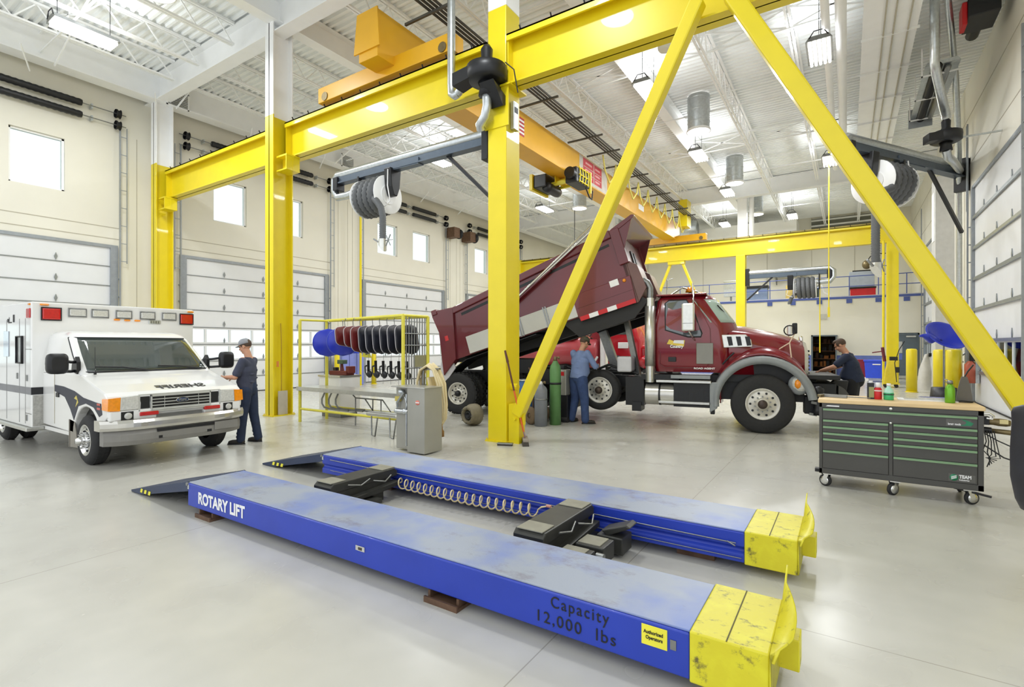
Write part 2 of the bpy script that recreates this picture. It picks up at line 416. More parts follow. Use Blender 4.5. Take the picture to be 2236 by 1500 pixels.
# ---- roof: corrugated deck, beams, open web joists
prof = []; y = Y0
while y < Y1:
    prof += [(y, ZD + .075), (y + .1, ZD + .075), (y + .115, ZD), (y + .185, ZD)]; y += .2
m = MB(); n = len(prof)
m.add([(x, p[0], p[1]) for x in (XL - .3, XR + .3) for p in prof], [(i, i + 1, n + i + 1, n + i) for i in range(n - 1)])
o = struct(m.build('ceiling', DECK)); q = o.modifiers.new('t', 'SOLIDIFY'); q.thickness = .004
def ibeam_y(x, ya, yb, zt, d, bw, t=.03):
    return MB().box(x - bw / 2, x + bw / 2, ya, yb, zt - t, zt).box(x - bw / 2, x + bw / 2, ya, yb, zt - d, zt - d + t).box(x - .012, x + .012, ya, yb, zt - d + t, zt - t)
def ibeam_x(y, xa, xb, zt, d, bw, t=.03):
    return MB().box(xa, xb, y - bw / 2, y + bw / 2, zt - t, zt).box(xa, xb, y - bw / 2, y + bw / 2, zt - d, zt - d + t).box(xa, xb, y - .012, y + .012, zt - d + t, zt - t)
for x, d, bw in ((-11.8, .6, .34), (-5.27, .6, .34), (-18.3, .85, .5)):
    struct(ibeam_y(x, Y0, Y1, ZD - .01, d, bw).build('roof_beam', WHT))
for y in (7.5, 29.0):
    struct(ibeam_x(y, XL, XR, ZD - .03, .8, .36).build('roof_girder', WHT))
def joist(x, ya, yb, depth):
    m = MB(); zt = ZD - .02; zb = zt - depth
    for s in (-.045, .045):
        m.box(x + s - .03, x + s + .03, ya, yb, zt - .06, zt); m.box(x + s - .025, x + s + .025, ya, yb, zb, zb + .05)
    n = int((yb - ya) / .85); st = (yb - ya) / n
    for i in range(n):
        y = ya + i * st; m.bar((x, y, zb + .03), (x, y + st / 2, zt - .03), .03, .03); m.bar((x, y + st / 2, zt - .03), (x, y + st, zb + .03), .03, .03)
    return struct(m.build('roof_joist', WHT))
for x, dp in ((-16.9, .6), (-15.4, .6), (-13.6, .6), (-9.6, .75), (-7.4, .75), (-3.2, .85), (-1.2, .6), (.6, .6)):
    for a, b in ((Y0, 7.3), (7.7, 28.8), (29.2, Y1)): joist(x, a, b, dp)
m = MB()                                                     # bridging angles across the joists
for y in (1.5, 4.6, 11.0, 14.5, 18.2, 22.0, 25.5, 33):
    for z in (ZD - .1, ZD - .62): m.box(XL + .6, XR - .6, y - .02, y + .02, z - .02, z + .02)
xs = [-16.9, -15.4, -13.6, -11.8, -9.6, -7.4, -5.27, -3.2, -1.2, .6]
for y in (4.6, 14.5, 22.0):
    for a, b in zip(xs, xs[1:]): m.bar((a, y, ZD - .1), (b, y, ZD - .62), .035, .035); m.bar((a, y, ZD - .62), (b, y, ZD - .1), .035, .035)
struct(m.build('roof_bridging', WHT))
for x, z, r in ((-.42, 9.35, .09), (-.12, 9.4, .12)):
    o = MB().cyl((x, Y0, z), (x, 26, z), r, n=12).build('ceiling_pipe', WHT)
    tag(o, 'thin white pipe run under the roof over the aisle' if r < .1 else 'thick white pipe run under the roof over the aisle', 'pipe', 'white pipes under the roof')
o = MB().box(.32, 1.45, Y0, 27, 9.62, 9.68); 
for yy in range(-2, 27, 2): o.box(.3, 1.5, yy, yy + .02, 9.56, 9.63)
for xx in (.75, .95, 1.25): o.box(xx, xx + .03, Y0, 27, 9.57, 9.625, 1)
struct(o.build('ceiling_soffit', [WHT, GROOVE]))
# white supply duct at the left wall with vents, sprinkler rods
for y in (7.9, 14.6):
    v = thing('air_vent', 'square grey louvred vent on the white beam %s' % ('by the first roof girder' if y < 10 else 'beside the hose reel arm'), 'vent', (-18.03, y, 9.66))
    m = MB(); [m.bar((.02, -.3, z), (.02, .3, z), .015, .03) for z in [-.22 + .055 * i for i in range(9)]]; m.build('louvre', STEEL, v)
    MB().box(0, .03, -.33, -.29, -.27, .27).box(0, .03, .29, .33, -.27, .27).box(0, .03, -.33, .33, -.27, -.23).box(0, .03, -.33, .33, .23, .27).build('frame', WHT, v)
m = MB()
for y in range(1, 30, 3): m.bar((-17.4, y, 9.35), (-18.3, y + .4, 9.1), .025, .05); m.bar((-16.7, y + .8, 9.75), (-17.9, y + .8, 9.3), .025, .05)
struct(m.build('track_hangers', WHT))

# ---- end wall with mezzanine
YM = 33.5
m = MB()
m.box(-11.6, -1.65, YM, YM + .2, 1.2, 4.4).box(-.5, XR, YM, YM + .2, 2.4, 4.4).box(-1.65, -.5, YM, YM + .2, 2.3, 4.4)
m.box(-.5, 1.95, YM, YM + .2, 1.2, 2.4).box(3.1, XR, YM, YM + .2, 0, 2.4).box(-11.6, -1.65, YM, YM + .2, 0, 1.2, 1).box(-.5, 1.95, YM, YM + .2, 0, 1.2, 1)
struct(m.build('wall_mezzanine', [CREAM, WALLBLUE]))
struct(MB().box(XL, -11.6, YM + 1, YM + 1.2, 0, 4.4).build('wall_end_low', CREAM))
struct(MB().box(XL, XR, YM, 40, 4.4, 4.45).build('trim_1', CREAM))
struct(MB().box(-11.6, XR, YM - .02, YM + .06, 4.3, 4.42).build('trim_2', RAILB))
struct(MB().box(XL, XR, 39.8, 40, 0, ZD + .2).build('wall_far', CREAM))
m = MB()
for x in (-13.2, -9.0, -6.3, -4.7, -2.0, .4): m.box(x, x + .03, 39.78, 39.8, 4.5, ZD, 0)
struct(m.build('trim_3', GROOVE))
# storeroom behind the open doorway
m = MB(); m.box(-2.3, -2.2, YM + .2, 37, 0, 3).box(.6, .7, YM + .2, 37, 0, 3).box(-2.3, .7, 37, 37.1, 0, 3).box(-2.3, .7, YM + .2, 37, 2.9, 3)
struct(m.build('wall_storeroom', mat('dim_store_wall', '#7a6a56', .8)))
d = struct(thing('door_7', None, None, (-.5, YM, 0)))                          # open leaf of the storeroom
MB().box(-.02, .03, -.95, 0, .02, 2.25).build('leaf', DGREY, d); MB().box(-1.2, -1.12, -.05, .2, 0, 2.32).box(-1.2, .06, -.05, .2, 2.25, 2.32).build('frame', DGREY, d)
sh = thing('storage_shelving', 'dark store shelving crowded with brown parts seen through the open doorway', 'shelving', (-1.1, 35.2, 0))
m = MB()
for z in (.05, .5, .95, 1.4, 1.85, 2.3): m.box(-.75, .75, -.25, .25, z, z + .03)
for x in (-.75, .72): m.box(x, x + .03, -.25, .25, 0, 2.45)
m.build('frame', mat('orange_brown_rack', '#7a4a1e', .6), sh)
stockm = [mat('stock_brown', '#5a3a22', .8), mat('stock_black', '#1b1714', .7), mat('stock_orange', '#9a5a18', .7)]
for z in (.08, .53, .98, 1.43, 1.88):
    x = -.7
    while x < .6:
        w = random.uniform(.1, .22); hh = random.uniform(.15, .36)
        tag(MB().box(x, x + w, -.2, .2, z, z + hh).build('stock_box', random.choice(stockm), None, loc=(-1.1, 35.2, .002)), 'small dark box on the shelving inside the open storeroom', 'box', 'boxes on the storeroom shelving')
        x += w + random.uniform(.03, .15)
d = struct(thing('door_8', None, None, (1.95, YM, 0)))
MB().box(.06, 1.1, -.02, .03, .16, 2.3).build('leaf', DGREY, d)
MB().box(0, .06, -.05, .2, 0, 2.38).box(1.1, 1.16, -.05, .2, 0, 2.38).box(0, 1.16, -.05, .2, 2.3, 2.38).build('frame', DGREY, d)
MB().box(.2, .46, -.03, -.02, 1.35, 1.95).build('pane', LENSW, d); MB().box(.2, .46, -.03, -.02, 1.0, 1.32).build('notice', WALLBLUE, d)
MB().box(.06, 1.1, -.03, .0, .02, .17).build('kick_plate', ALU, d); MB().box(.62, 1.02, -.09, -.02, 2.17, 2.25).build('closer', ALU, d)
MB().ball((.13, -.06, .95), .04, 10).build('knob', CHR, d)
tag(MB().box(-1.3, -.95, YM - .03, YM, 3.22, 3.5).build('wall_vent', mat('pale_vent', '#c4c3bb', .6)), 'small pale square vent high on the wall under the mezzanine', 'vent')

# railing on the mezzanine edge
rl = thing('mezzanine_railing', 'blue pipe railing along the mezzanine edge', 'railing', (0, YM + .04, 4.42))
m = MB()
for z in (.02, .55, 1.1): m.cyl((-10.9, 0, z), (XR - .1, 0, z), .022, n=8)
m.build('rail', RAILB, rl)
for i, x in enumerate([-10.9, -9.0, -7.2, -5.45, -3.8, -2.6, -1.3, .1, 1.4, 2.6]):
    MB().cyl((x, 0, 0), (x, 0, 1.12), .022, n=8).build('post', RAILB, rl); MB().box(x - .13, x + .13, -.07, -.01, -.36, -.14).build('base_plate', RAILB, rl)
# things kept on the mezzanine
def mz(name, label, cat, parts, loc):
    t = thing(name, label, cat, loc)
    for n_, b, mt in parts: b.build(n_, mt, t, bevel=.01)
    return t
mz('storage_tote', 'grey white tote standing on a red crate on the mezzanine', 'tote', [('tub', MB().box(-.6, .55, -.4, .4, 0, .85), mat('pale_grey_plastic', '#aab2bd', .5)), ('lid', MB().box(-.45, .5, -.3, .3, .85, .93), BLK)], (.7, YM + .9, 4.96))
mz('red_crate', 'flat red crate under the grey white tote on the mezzanine', 'crate', [('body', MB().box(-.55, .6, -.45, .45, 0, .42), RED), ('rim', MB().box(-.58, .63, -.48, .48, .42, .5), BLK)], (.7, YM + .9, 4.452))
mz('steel_cabinet', 'blue grey cabinet with a white label behind the mezzanine railing', 'cabinet', [('body', MB().box(-.7, .6, -.3, .3, 0, .75), mat('slate_blue', '#6f7f9c', .5)), ('sticker', MB().box(-.1, .12, -.31, -.3, .4, .55), INKW), ('top', MB().box(-.75, .65, -.33, .33, .75, .9), BLK)], (-4.6, YM + .8, 4.452))
mz('wall_panel_box', 'tall grey electrical box at the back of the mezzanine', 'box', [('body', MB().box(-.4, .4, -.2, .2, .4, 1.4), GALV), ('stand', MB().box(-.05, .05, -.05, .05, 0, .4), STEEL)], (-6.2, YM + 1.5, 4.452))
mz('paint_drum', 'yellow drum behind the mezzanine railing', 'drum', [('body', MB().lathe([(0, 0), (.3, 0), (.3, .8), (.28, .84), (0, .84)]), mat('drum_ochre', '#c0a860', .5))], (-2.75, YM + .8, 4.452))
mz('portable_generator', 'dark green machine with a pale hose on the mezzanine', 'machine', [('body', MB().box(-.45, .45, -.3, .3, .0, .7), mat('dark_green', '#24352c', .5)), ('motor', MB().lathe([(0, .7), (.22, .7), (.22, 1.05), (.15, 1.1), (0, 1.1)]), BLK), ('hose', MB().tube([(.4, -.3, .6), (.6, -.35, .7), (.7, -.35, .3), (1., -.3, .1)], .04), INKW)], (-1.8, YM + .8, 4.452))
mz('brass_bell', 'round brass bell hanging near the railing above the grey tote', 'bell', [('bell', MB().ball((0, 0, 0), (.22, .22, .25)), BRZ), ('bracket', MB().tube([(0, 0, .2), (.2, .3, .5), (.5, .4, .6), (.9, .4, .6)], .025), BLK)], (.9, YM + .45, 6.15))
# plenum ducts above
dk = mat('dim_opening', '#6d6e64', .8)
du = thing('plenum_duct', 'big white boxed air duct under the roof at the far end', 'duct', (-5.2, 37.0, 8.85))
MB().box(-3.6, 2.6, -1, 1, 0, .75).build('casing', DIRTW, du, bevel=.02); MB().box(-3.65, -3.55, -1.05, 1.05, -.03, .77).box(-.4, -.3, -1.05, 1.05, -.03, .77).build('flange', GALV, du)
MB().lathe([(.0, -1.3), (.55, -1.3), (.55, 1.), (0, 1.)], (-4.2, -1.5, .7), (1, 0, 0), 20).build('round_duct', GALV, du)
lv = thing('roof_louvre', 'dark louvred opening high on the far wall beside the white duct', 'louvre', (.2, 39.7, 9.7)); MB().box(-2.2, 1.2, -.02, .05, -.6, .45).build('opening', dk, lv); m = MB(); [m.box(-2.2, 1.2, -.08, -.02, z, z + .1) for z in (-.45, -.05, .3)]; m.build('blade', DIRTW, lv)
lv = thing('roof_louvre', 'dark opening above the big white duct under the roof', 'louvre', (-4.5, 39.7, 9.9)); MB().box(-1.8, 1.4, -.02, .05, -.5, .4).build('opening', dk, lv); m = MB(); m.bar((-1.6, -.06, -.4), (1.2, -.06, .35), .08, .08); m.build('brace', DIRTW, lv)
lv = thing('wall_shelf_bracket', 'grey bracketed shelf on the far wall behind the yellow far column', 'shelf', (-3.4, 39.5, 6.7)); MB().box(-1.1, 1.1, -1.2, .1, 0, .08).build('shelf', STEEL, lv); [MB().prism([(-1.1, 0), (.1, 0), (.1, -.8)], x, x + .08, 'x').build('bracket', STEEL, lv) for x in (-.7, .8)]
# ================================================================ crane runway
YB = 7.78
def h_column(name, label, x0, x1, y0, y1, zy, ztop, box=False, bracket=None):
    t = thing(name, label, 'column', ((x0 + x1) / 2, (y0 + y1) / 2, 0)); w = (x1 - x0) / 2; d = (y1 - y0) / 2
    def sec(z0, z1, nm, m_):
        m = MB()
        if box: m.box(-w, w, -d, d, z0, z1)
        else: m.box(-w, w, -d, -d + .03, z0, z1).box(-w, w, d - .03, d, z0, z1).box(-.02, .02, -d, d, z0, z1)
        return m.build(nm, m_, t, bevel=.012 if box else .004)
    sec(0, zy, 'shaft', YEL)
    if ztop > zy: sec(zy, ztop, 'upper_shaft', WHT)
    m = MB().box(-w - .04, w + .04, -d - .04, d + .04, 0, .025)
    for sx in (-1, 1):
        for sy in (-1, 1): m.cyl((sx * (w + .015), sy * (d + .015), .02), (sx * (w + .015), sy * (d + .015), .06), .012, n=8)
    m.build('base_plate', YEL, t)
    if bracket:
        m = MB()
        for q in bracket:
            xa = w if q > 0 else -w - .42
            m.box(xa, xa + .42, -.18, .18, 6.36, 6.40).box(xa, xa + .42, -.18, .18, 6.02, 6.05)
            m.box(xa, xa + .42, -.012, .012, 6.05, 6.36); m.box((xa + .38) if q > 0 else xa, (xa + .41) if q > 0 else xa + .03, -.18, .18, 6.05, 6.36)
        m.build('bracket', YEL, t)
    return t
cA = h_column('crane_column', 'thick yellow box column with the push broom leaning against it', -5.5, -5.1, 7.6, 8.05, 7.85, 9.5, True)
cB = h_column('crane_column', 'yellow crane column with white upper half beside the man at the van', -12.09, -11.75, 7.28, 7.82, 7.42, 9.7, False, (1,))
cC = h_column('crane_column', 'yellow crane column against the cream wall behind the white van', -18.55, -18.2, 7.35, 7.85, 7.5, 9.5, False, (1,))
cD = h_column('crane_column', 'yellow crane column by the far end of the long diagonal brace', 2.3, 2.7, 7.6, 8.05, 7.42, 9.5, True)
# access slot markings on column B and fittings on column A
MB().box(.14, .165, -.13, .13, .02, .62).build('foot_cover', mat('dusty_grey_cover', '#b5ad9a', .7), cB, bevel=.02)
MB().tube([(.1, 0, .6), (.1, 0, 1.8), (.06, 0, 2.3)], .012).build('conduit', mat('ochre_conduit', '#b89a20', .5), cB)
MB().box(.17, .26, -.18, -.17, 1.22, 1.36).build('orange_sign', mat('orange_tag', '#d8894a', .5), cB)
m = MB().box(-.23, -.2, -.1, .1, 1.5, 1.62).box(-.23, -.2, -.1, .1, .32, .4).ball((-.24, -.05, .95), .07, 12).cyl((.2, -.05, 1.0), (.34, -.05, 1.0), .06, n=14)
m.build('pipe_fitting', YEL, cA)
def cap_plates(t, z):
    m = MB()
    m.box(-.32, .32, -.28, .28, z, z + .03).box(-.26, .26, -.24, -.228, z - .7, z); m.build('splice_plate', YEL, t)
cap_plates(cA, 6.38)
def runway(name, label, y, xa, xb, gaps):
    t = thing(name, label, 'beam', (0, y, 0)); z1, z0 = 7.3, 6.42
    pts = [xa] + [g for p in gaps for g in p] + [xb]
    for a, b in zip(pts[::2], pts[1::2]):
        m = MB().box(a, b, -.2, .2, z1 - .03, z1).box(a, b, -.17, .17, z0, z0 + .03).box(a, b, -.012, .012, z0, z1)
        m.box(a, b, -.2, -.17, z1 - .12, z1).box(a, b, .17, .2, z1 - .12, z1)
        for x in (a + .012, b - .012): m.box(x - .012, x + .012, -.17, .17, z0, z1)
        m.build('girder', YEL, t)
        m = MB().box(a, b, -.035, .035, z1, z1 + .1); m.box(a, b, -.05, .05, z1, z1 + .02)
        m.build('rail', mat('rail_steel', '#8a7a3a', .4, .4) if 'rail_steel' not in bpy.data.materials else bpy.data.materials['rail_steel'], t)
        m = MB(); x = a + .25
        while x < b: m.bar((x, -.1, z1), (x, -.16, z1 + .1), .02, .02); m.bar((x + .03, .1, z1), (x + .03, .16, z1 + .1), .02, .02); x += .62
        m.build('rail_clips', BLK, t)
        m = MB(); m.box(a - .012, a - .002, -.13, .13, z0 + .06, z1 - .1); m.box(b + .002, b + .012, -.13, .13, z0 + .06, z1 - .1); m.build('end_gap', BLK, t)
    return t
runway('runway_beam', 'near yellow crane runway beam crossing overhead from the cream wall', YB, -18.15, 2.9, [(-12.1, -11.74), (-5.52, -5.08)])
runway('runway_beam', 'far yellow crane runway beam in front of the mezzanine', 28.9, -18.1, 2.0, [])
for x, lab in ((-4.62, 'yellow far column carrying the small exhaust arm'), (1.72, 'yellow far column beside the mezzanine end'), (-18.3, 'yellow far column at the cream wall')):
    h_column('crane_column', lab, x - .22, x + .22, 28.65, 29.15, 6.42 if x > -18 else 7.4, 6.42, True)
o = struct(MB().box(-4.85, -4.4, 29.2, 29.5, 6.4, 9.6).cyl((-4.2, 29.4, 7), (-4.2, 29.4, 10), .12, n=12).build('roof_column', WHT))
o = struct(MB().box(-12.05, -11.8, 29.2, 29.5, 0, 9.6).build('roof_column', WHT))
def brace(name, label, p0, p1, w, y_extra=None):
    t = thing(name, label, 'brace', p0); d = Vector(p1) - Vector(p0)
    MB().bar((0, 0, 0), d, w, w, up=(0, 1, 0)).build('tube', YEL, t, bevel=.025)
    u = d.normalized()
    MB().box(-.14, .14, -.03, .03, -.16, .1).cyl((0, -.14, -.05), (0, .14, -.05), .03, n=10).build('gusset', YEL, t)
    return t
b1 = brace('diagonal_brace', 'yellow diagonal brace rising from the foot of the box column', (-4.93, YB - .05, .5), (-1.75, 7.48, 6.6), .2)
brace('diagonal_brace', 'yellow diagonal brace sloping down behind the dark chair back', (2.12, YB - .03, .14), (-1.33, 7.47, 6.55), .22)
adopt(MB().box(-5.08, -4.86, YB - .13, YB + .07, .0, .7).build('foot_gusset', YEL, None), b1)
t = thing('diagonal_brace', 'pair of thin yellow far braces meeting under the runway above the truck cab', 'brace', (-7.95, 28.9, 0))
for s, x in ((-1, -.95), (1, .95)): MB().bar((x + s * 1.9, 0, .02), (x - s * .62, 0, 6.3), .14, .14, up=(0, 1, 0)).build('tube', YEL, t, bevel=.02)
MB().box(-.45, .45, -.15, .15, 6.25, 6.41).build('cap_plate', YEL, t)

# ---- bridge crane
br = thing('bridge_crane', 'amber bridge crane girder spanning between both runway beams', 'crane', (-8.2, 0, 0))
m = MB().prism([(7.15, 8.56), (29.4, 8.56), (29.4, 8.0), (28.2, 7.6), (9.4, 7.6), (8.5, 7.6), (7.15, 7.6)], -.28, .28, 'x'); m.box(-.34, .34, 9.2, 28.4, 7.57, 7.62)
m.build('girder', AMB, br, bevel=.01)
for y in (YB, 28.9):
    m = MB().box(-2.25, 1.85, y - .17, y + .17, 7.45, 7.8); m.build('end_truck', AMB, br, bevel=.01)
    for x in (-2.0, 1.6): MB().cyl((x, y - .19, 7.56), (x, y + .19, 7.56), .1, n=16).build('wheel', BRZ, br)
MB().prism([(-.30, 8.58), (.30, 8.58), (.36, 7.78), (-.40, 7.78)], 7.12, 7.15, 'y').build('end_plate', AMB, br)
# flag decal and warning sign on the girder side
FLR, FLW = mat('flag_red', '#b22a36', .5), INKW
f = MB(); 
for i in range(9): f.box(.281, .285, 12.33, 12.75, 7.84 + i * .058, 7.84 + (i + 1) * .058, i % 2)
f.build('flag_decal', [FLR, FLW], br)
f = MB().box(.281, .284, 16.45, 18.95, 7.66, 8.53, 0); f.box(.284, .287, 16.75, 18.4, 7.78, 8.5, 1)
for zz in (7.98, 8.2): f.box(.287, .289, 16.8, 18.35, zz, zz + .02, 0)
f.box(.287, .289, 17.65, 17.7, 7.78, 8.5, 0)
for k in range(2):
    for z in (8.32, 8.08, 7.86): f.box(.287, .289, 16.95 + k * .85, 17.5 + k * .72, z, z + .07, 2)
f.build('warning_sign', [mat('sign_silver', '#c9c2b8', .4), mat('sign_red', '#c0303a', .45), mat('sign_pink', '#e0a0a0', .5)], br)
MB().box(.281, .285, 22.6, 23.3, 7.95, 8.2).build('capacity_plate', INKW, br)
# festoon bars beside the girder
fe = thing('conductor_bars', 'bundle of dark conductor bars running along the crane girder', 'rail', (-7.05, 0, 8.62))
m = MB()
for i in range(4): m.box(-.16 + i * .1, -.13 + i * .1, -2, 29, 0, .05)
m.build('bar', mat('dark_bronze_bar', '#4b4843', .5, .5), fe)
y = 7.9; BG = mat('bracket_grey', '#56544e', .5, .4)
while y < 29: MB().bar((-.84, y, -.03), (.42, y, -.03), .05, .05).build('bracket', BG, fe); y += 1.52
fc = fe
for k in range(9):
    y = 17.2 + k * 1.25; MB().tube([(-.3, y, -.02), (-.3, y + .2, -.52), (-.3, y + .6, -.87), (-.3, y + 1.05, -.52), (-.3, y + 1.25, -.02)], .03, 6).build('cable_loop', mat('cable_yellow', '#d8cf6a', .6) if k == 0 else bpy.data.materials['cable_yellow'], fc)
MB().box(-.45, .0, 27.6, 28.4, -.57, .83).build('junction_box', YEL, fc)
# hoist trolley under the girder
ho = thing('chain_hoist', 'black and yellow hoist trolley hanging under the crane girder', 'hoist', (-8.2, 15.9, 7.27)); ho.scale = (.72, .72, .72)
MB().box(-1.25, -.55, -.9, .5, -.12, .5).build('gear_case', BLK, ho, bevel=.05); MB().lathe([(0, -.6), (.22, -.6), (.25, -.4), (.25, .4), (.22, .6), (0, .6)], (-.6, -.2, -.12), (0, 1, 0), 16).build('drum', BLK, ho); MB().box(-.3, -.26, -.5, .6, .1, .42).box(.26, .3, -.5, .6, .1, .42).box(-.3, .3, -.1, .1, .2, .36).build('trolley', YEL, ho)
MB().box(.36, .95, -.7, .75, -.1, .62).build('motor', BLK, ho, bevel=.05); MB().cyl((.7, -.95, .3), (.7, -.6, .3), .26, n=16).build('motor_fan', BLK, ho)
MB().bar((-.6, -.3, .1), (.5, -.3, .15), .16, .16).build('crossbeam', YST, ho); MB().bar((-.6, .4, .1), (.5, .4, .15), .12, .12).build('crossbeam', YST, ho)
g = MB(); 
for y in (-.4, -.1, .2, .5): g.tube([(.95, y, .7), (1.02, y, .3), (.95, y, -.05)], .03, 6)
for z in (.0, .3, .6): g.tube([(.98, -.45, z), (.98, .55, z)], .03, 6)
g.box(.9, 1.0, .75, .85, -.3, .7).build('cage', YEL, ho)
MB().box(-1.4, -1.25, -1.0, .6, -.2, .55).build('side_plate', YEL, ho)
MB().tube([(.85, .5, -.05), (.95, .7, -.5), (.95, 1.0, -.55), (.95, 1.1, -.1)], .035, 6).build('cable', BLK, ho)
pk = thing('crane_hook_block', 'small yellow hook block hanging beyond the dump bed', 'hook', (-13.3, 27.0, 7.0))
MB().cyl((0, 0, .25), (0, 0, 3.29), .02, n=6).build('wire', BLK, pk); MB().lathe([(0, -.14), (.3, -.14), (.34, 0), (.3, .14), (0, .14)], (0, 0, 0), (1, -.4, 0), 18).build('sheave', YEL, pk); MB().lathe([(0, -.16), (.08, -.16), (.08, .16), (0, .16)], (0, 0, 0), (1, -.4, 0), 10).build('pin', BRZ, pk)

# ================================================================ exhaust extraction arms with hose reels
def hose_profile(m, pts, r, pitch=.05, n=12):
    # corrugated hose along a polyline
    P_ = [Vector(p) for p in pts]; out = []; rs = []; k = 0
    for a, b in zip(P_, P_[1:]):
        c = max(2, int((b - a).length / (pitch / 2)))
        for i in range(c): out.append(a.lerp(b, i / c)); rs.append(r * (1.05 if k % 2 else .92)); k += 1
    out.append(P_[-1]); rs.append(r); m.tube(out, rs, n); return m
def exhaust_arm(label, loc, rz, L, s, xr, drop, nozzle=True, kb=None, F_=1, hd=.52):
    t = thing('exhaust_hose_reel', label, 'hose reel', loc, rz)
    MB().tube([(0.05, 0, .1 * s), (-L, 0, .1 * s), (-L - .12 * s, 0, .0), (-L - .12 * s, 0, -.25 * s), (-L, 0, -.42 * s), (-L + .35 * s, 0, -.42 * s), (-L + .55 * s, 0, -.4 * s)], .085 * s, 12).build('duct', GALV, t)
    m = MB().box(-L + .05, 0, -.05 * s, .05 * s, -.12 * s, .03 * s).box(-L + .05, 0, -.09 * s, .09 * s, -.13 * s, -.10 * s).box(-L * .62, -L * .40, -.08 * s, .08 * s, -.15 * s, -.02 * s)
    m.build('arm_rail', mat('slate_arm', '#55606c', .4, .4) if 'slate_arm' not in bpy.data.materials else bpy.data.materials['slate_arm'], t)
    MB().box(-L - .05, -L + .1 * s, -.11 * s, .11 * s, -.28 * s, .02 * s).build('end_stop', BLK, t, bevel=.01)
    MB().box(-.12 * s, .02, -.12 * s, .12 * s, -.42 * s, .28 * s).build('pivot_bracket', BLK, t, bevel=.01)
    if kb: MB().bar((-kb, .02, -.1 * s), (-.03, .02, -kb * 1.02), .06 * s, .06 * s).build('knee_brace', BLK, t)
    x = -xr; zc = -.62 * s
    bx = sorted((x + .36 * s * F_, x + .56 * s * F_)); MB().prism([(-.16 * s, -.1 * s), (.16 * s, -.1 * s), (.12 * s, -.5 * s), (.05 * s, -.68 * s), (-.05 * s, -.68 * s), (-.12 * s, -.5 * s)], bx[0], bx[1], 'x').build('motor_housing', BLK, t, bevel=.02 * s); bx = sorted((x - .55 * s * F_, x - .5 * s * F_)); MB().box(bx[0], bx[1], -.1 * s, .1 * s, -.7 * s, -.1 * s).build('bearing_plate', BLK, t)
    for xx in (.32 * s * F_, -.42 * s * F_): MB().lathe([(.0, -.012), (.40 * s, -.012), (.41 * s, 0), (.40 * s, .012), (0, .012)], (x + xx, 0, zc), (1, 0, 0), 30).build('reel_disc', WHT, t)
    MB().cyl((x - .42 * s * F_, 0, zc), (x + .35 * s * F_, 0, zc), .2 * s, n=20).build('hub', WHT, t)
    m = MB()
    for i in range(4):
        cx = x + (-.31 + i * .155) * s * F_; N = 54
        m.tube([(cx + .02 * s * sin(a), .335 * s * cos(a), zc + .335 * s * sin(a)) for a in [2 * pi * j / N for j in range(N)]], [(.091 if j % 2 else .072) * s for j in range(N)], 12, closed=True)
    hx = x + hd * s * F_
    hose_profile(m, [(x + .2 * s * F_, -.3 * s, zc - .12 * s), (x + .34 * s * F_, -.33 * s, zc - .22 * s), (x + (hd - .06) * s * F_, -.33 * s, zc - .36 * s), (hx, -.33 * s, zc - .55 * s), (hx, -.33 * s, zc - drop)], .07 * s, .045 * s)
    m.build('hose', HOSE, t)
    if nozzle:
        z = zc - drop
        MB().loft([[(hx + .085 * s * cos(a), -.33 * s + .085 * s * sin(a), z + .02) for a in [2 * pi * j / 20 for j in range(20)]], [(hx + .09 * s * cos(a), -.33 * s + .09 * s * sin(a), z - (.13 + .12 * cos(a + .3)) * s) for a in [2 * pi * j / 20 for j in range(20)]]]).build('nozzle', ALU, t)
        MB().bar((hx - .08 * s, -.33 * s, z - .05 * s), (hx - .26 * s, -.34 * s, z + .05 * s), .03 * s, .03 * s).build('nozzle_flap', STEEL, t); m = MB().cyl((hx + .05 * s, -.34 * s, z - .02 * s), (hx + .19 * s, -.34 * s, z - .02 * s), .012 * s, n=6)
        for a in range(6): m.bar((hx + .17 * s, -.34 * s, z - .02 * s), (hx + (.17 + .13 * cos(a * pi / 3)) * s, -.34 * s, z + (-.02 + .13 * sin(a * pi / 3)) * s), .015 * s, .015 * s)
        m.build('hand_wheel', STEEL, t)
    MB().tube([(x + .5 * s, -.17 * s, -.15 * s), (x + .52 * s, -.2 * s, -.5 * s), (x + .62 * s, -.22 * s, -.85 * s), (x + .4 * s, -.2 * s, -.95 * s)], .012 * s, 6).build('cord', INKW, t)
    return t
exhaust_arm('grey exhaust hose reel on the arm swung out from the box column', (-5.55, 7.74, 5.6), 0, 4.35, 1.0, 3.02, 1.05, kb=1.05)
exhaust_arm('large exhaust hose reel on the arm swung out from the tall-door wall', (3.15, 21.9, 7.35), R(57.6), 5.9, 1.5, 4.25, 2.45, kb=1.9, F_=-1, hd=.8)
exhaust_arm('small distant exhaust hose reel on the far yellow column by the mezzanine', (-4.38, 28.9, 5.35), R(180), 3.7, 1.25, 2.6, .75, nozzle=False, kb=1.25)

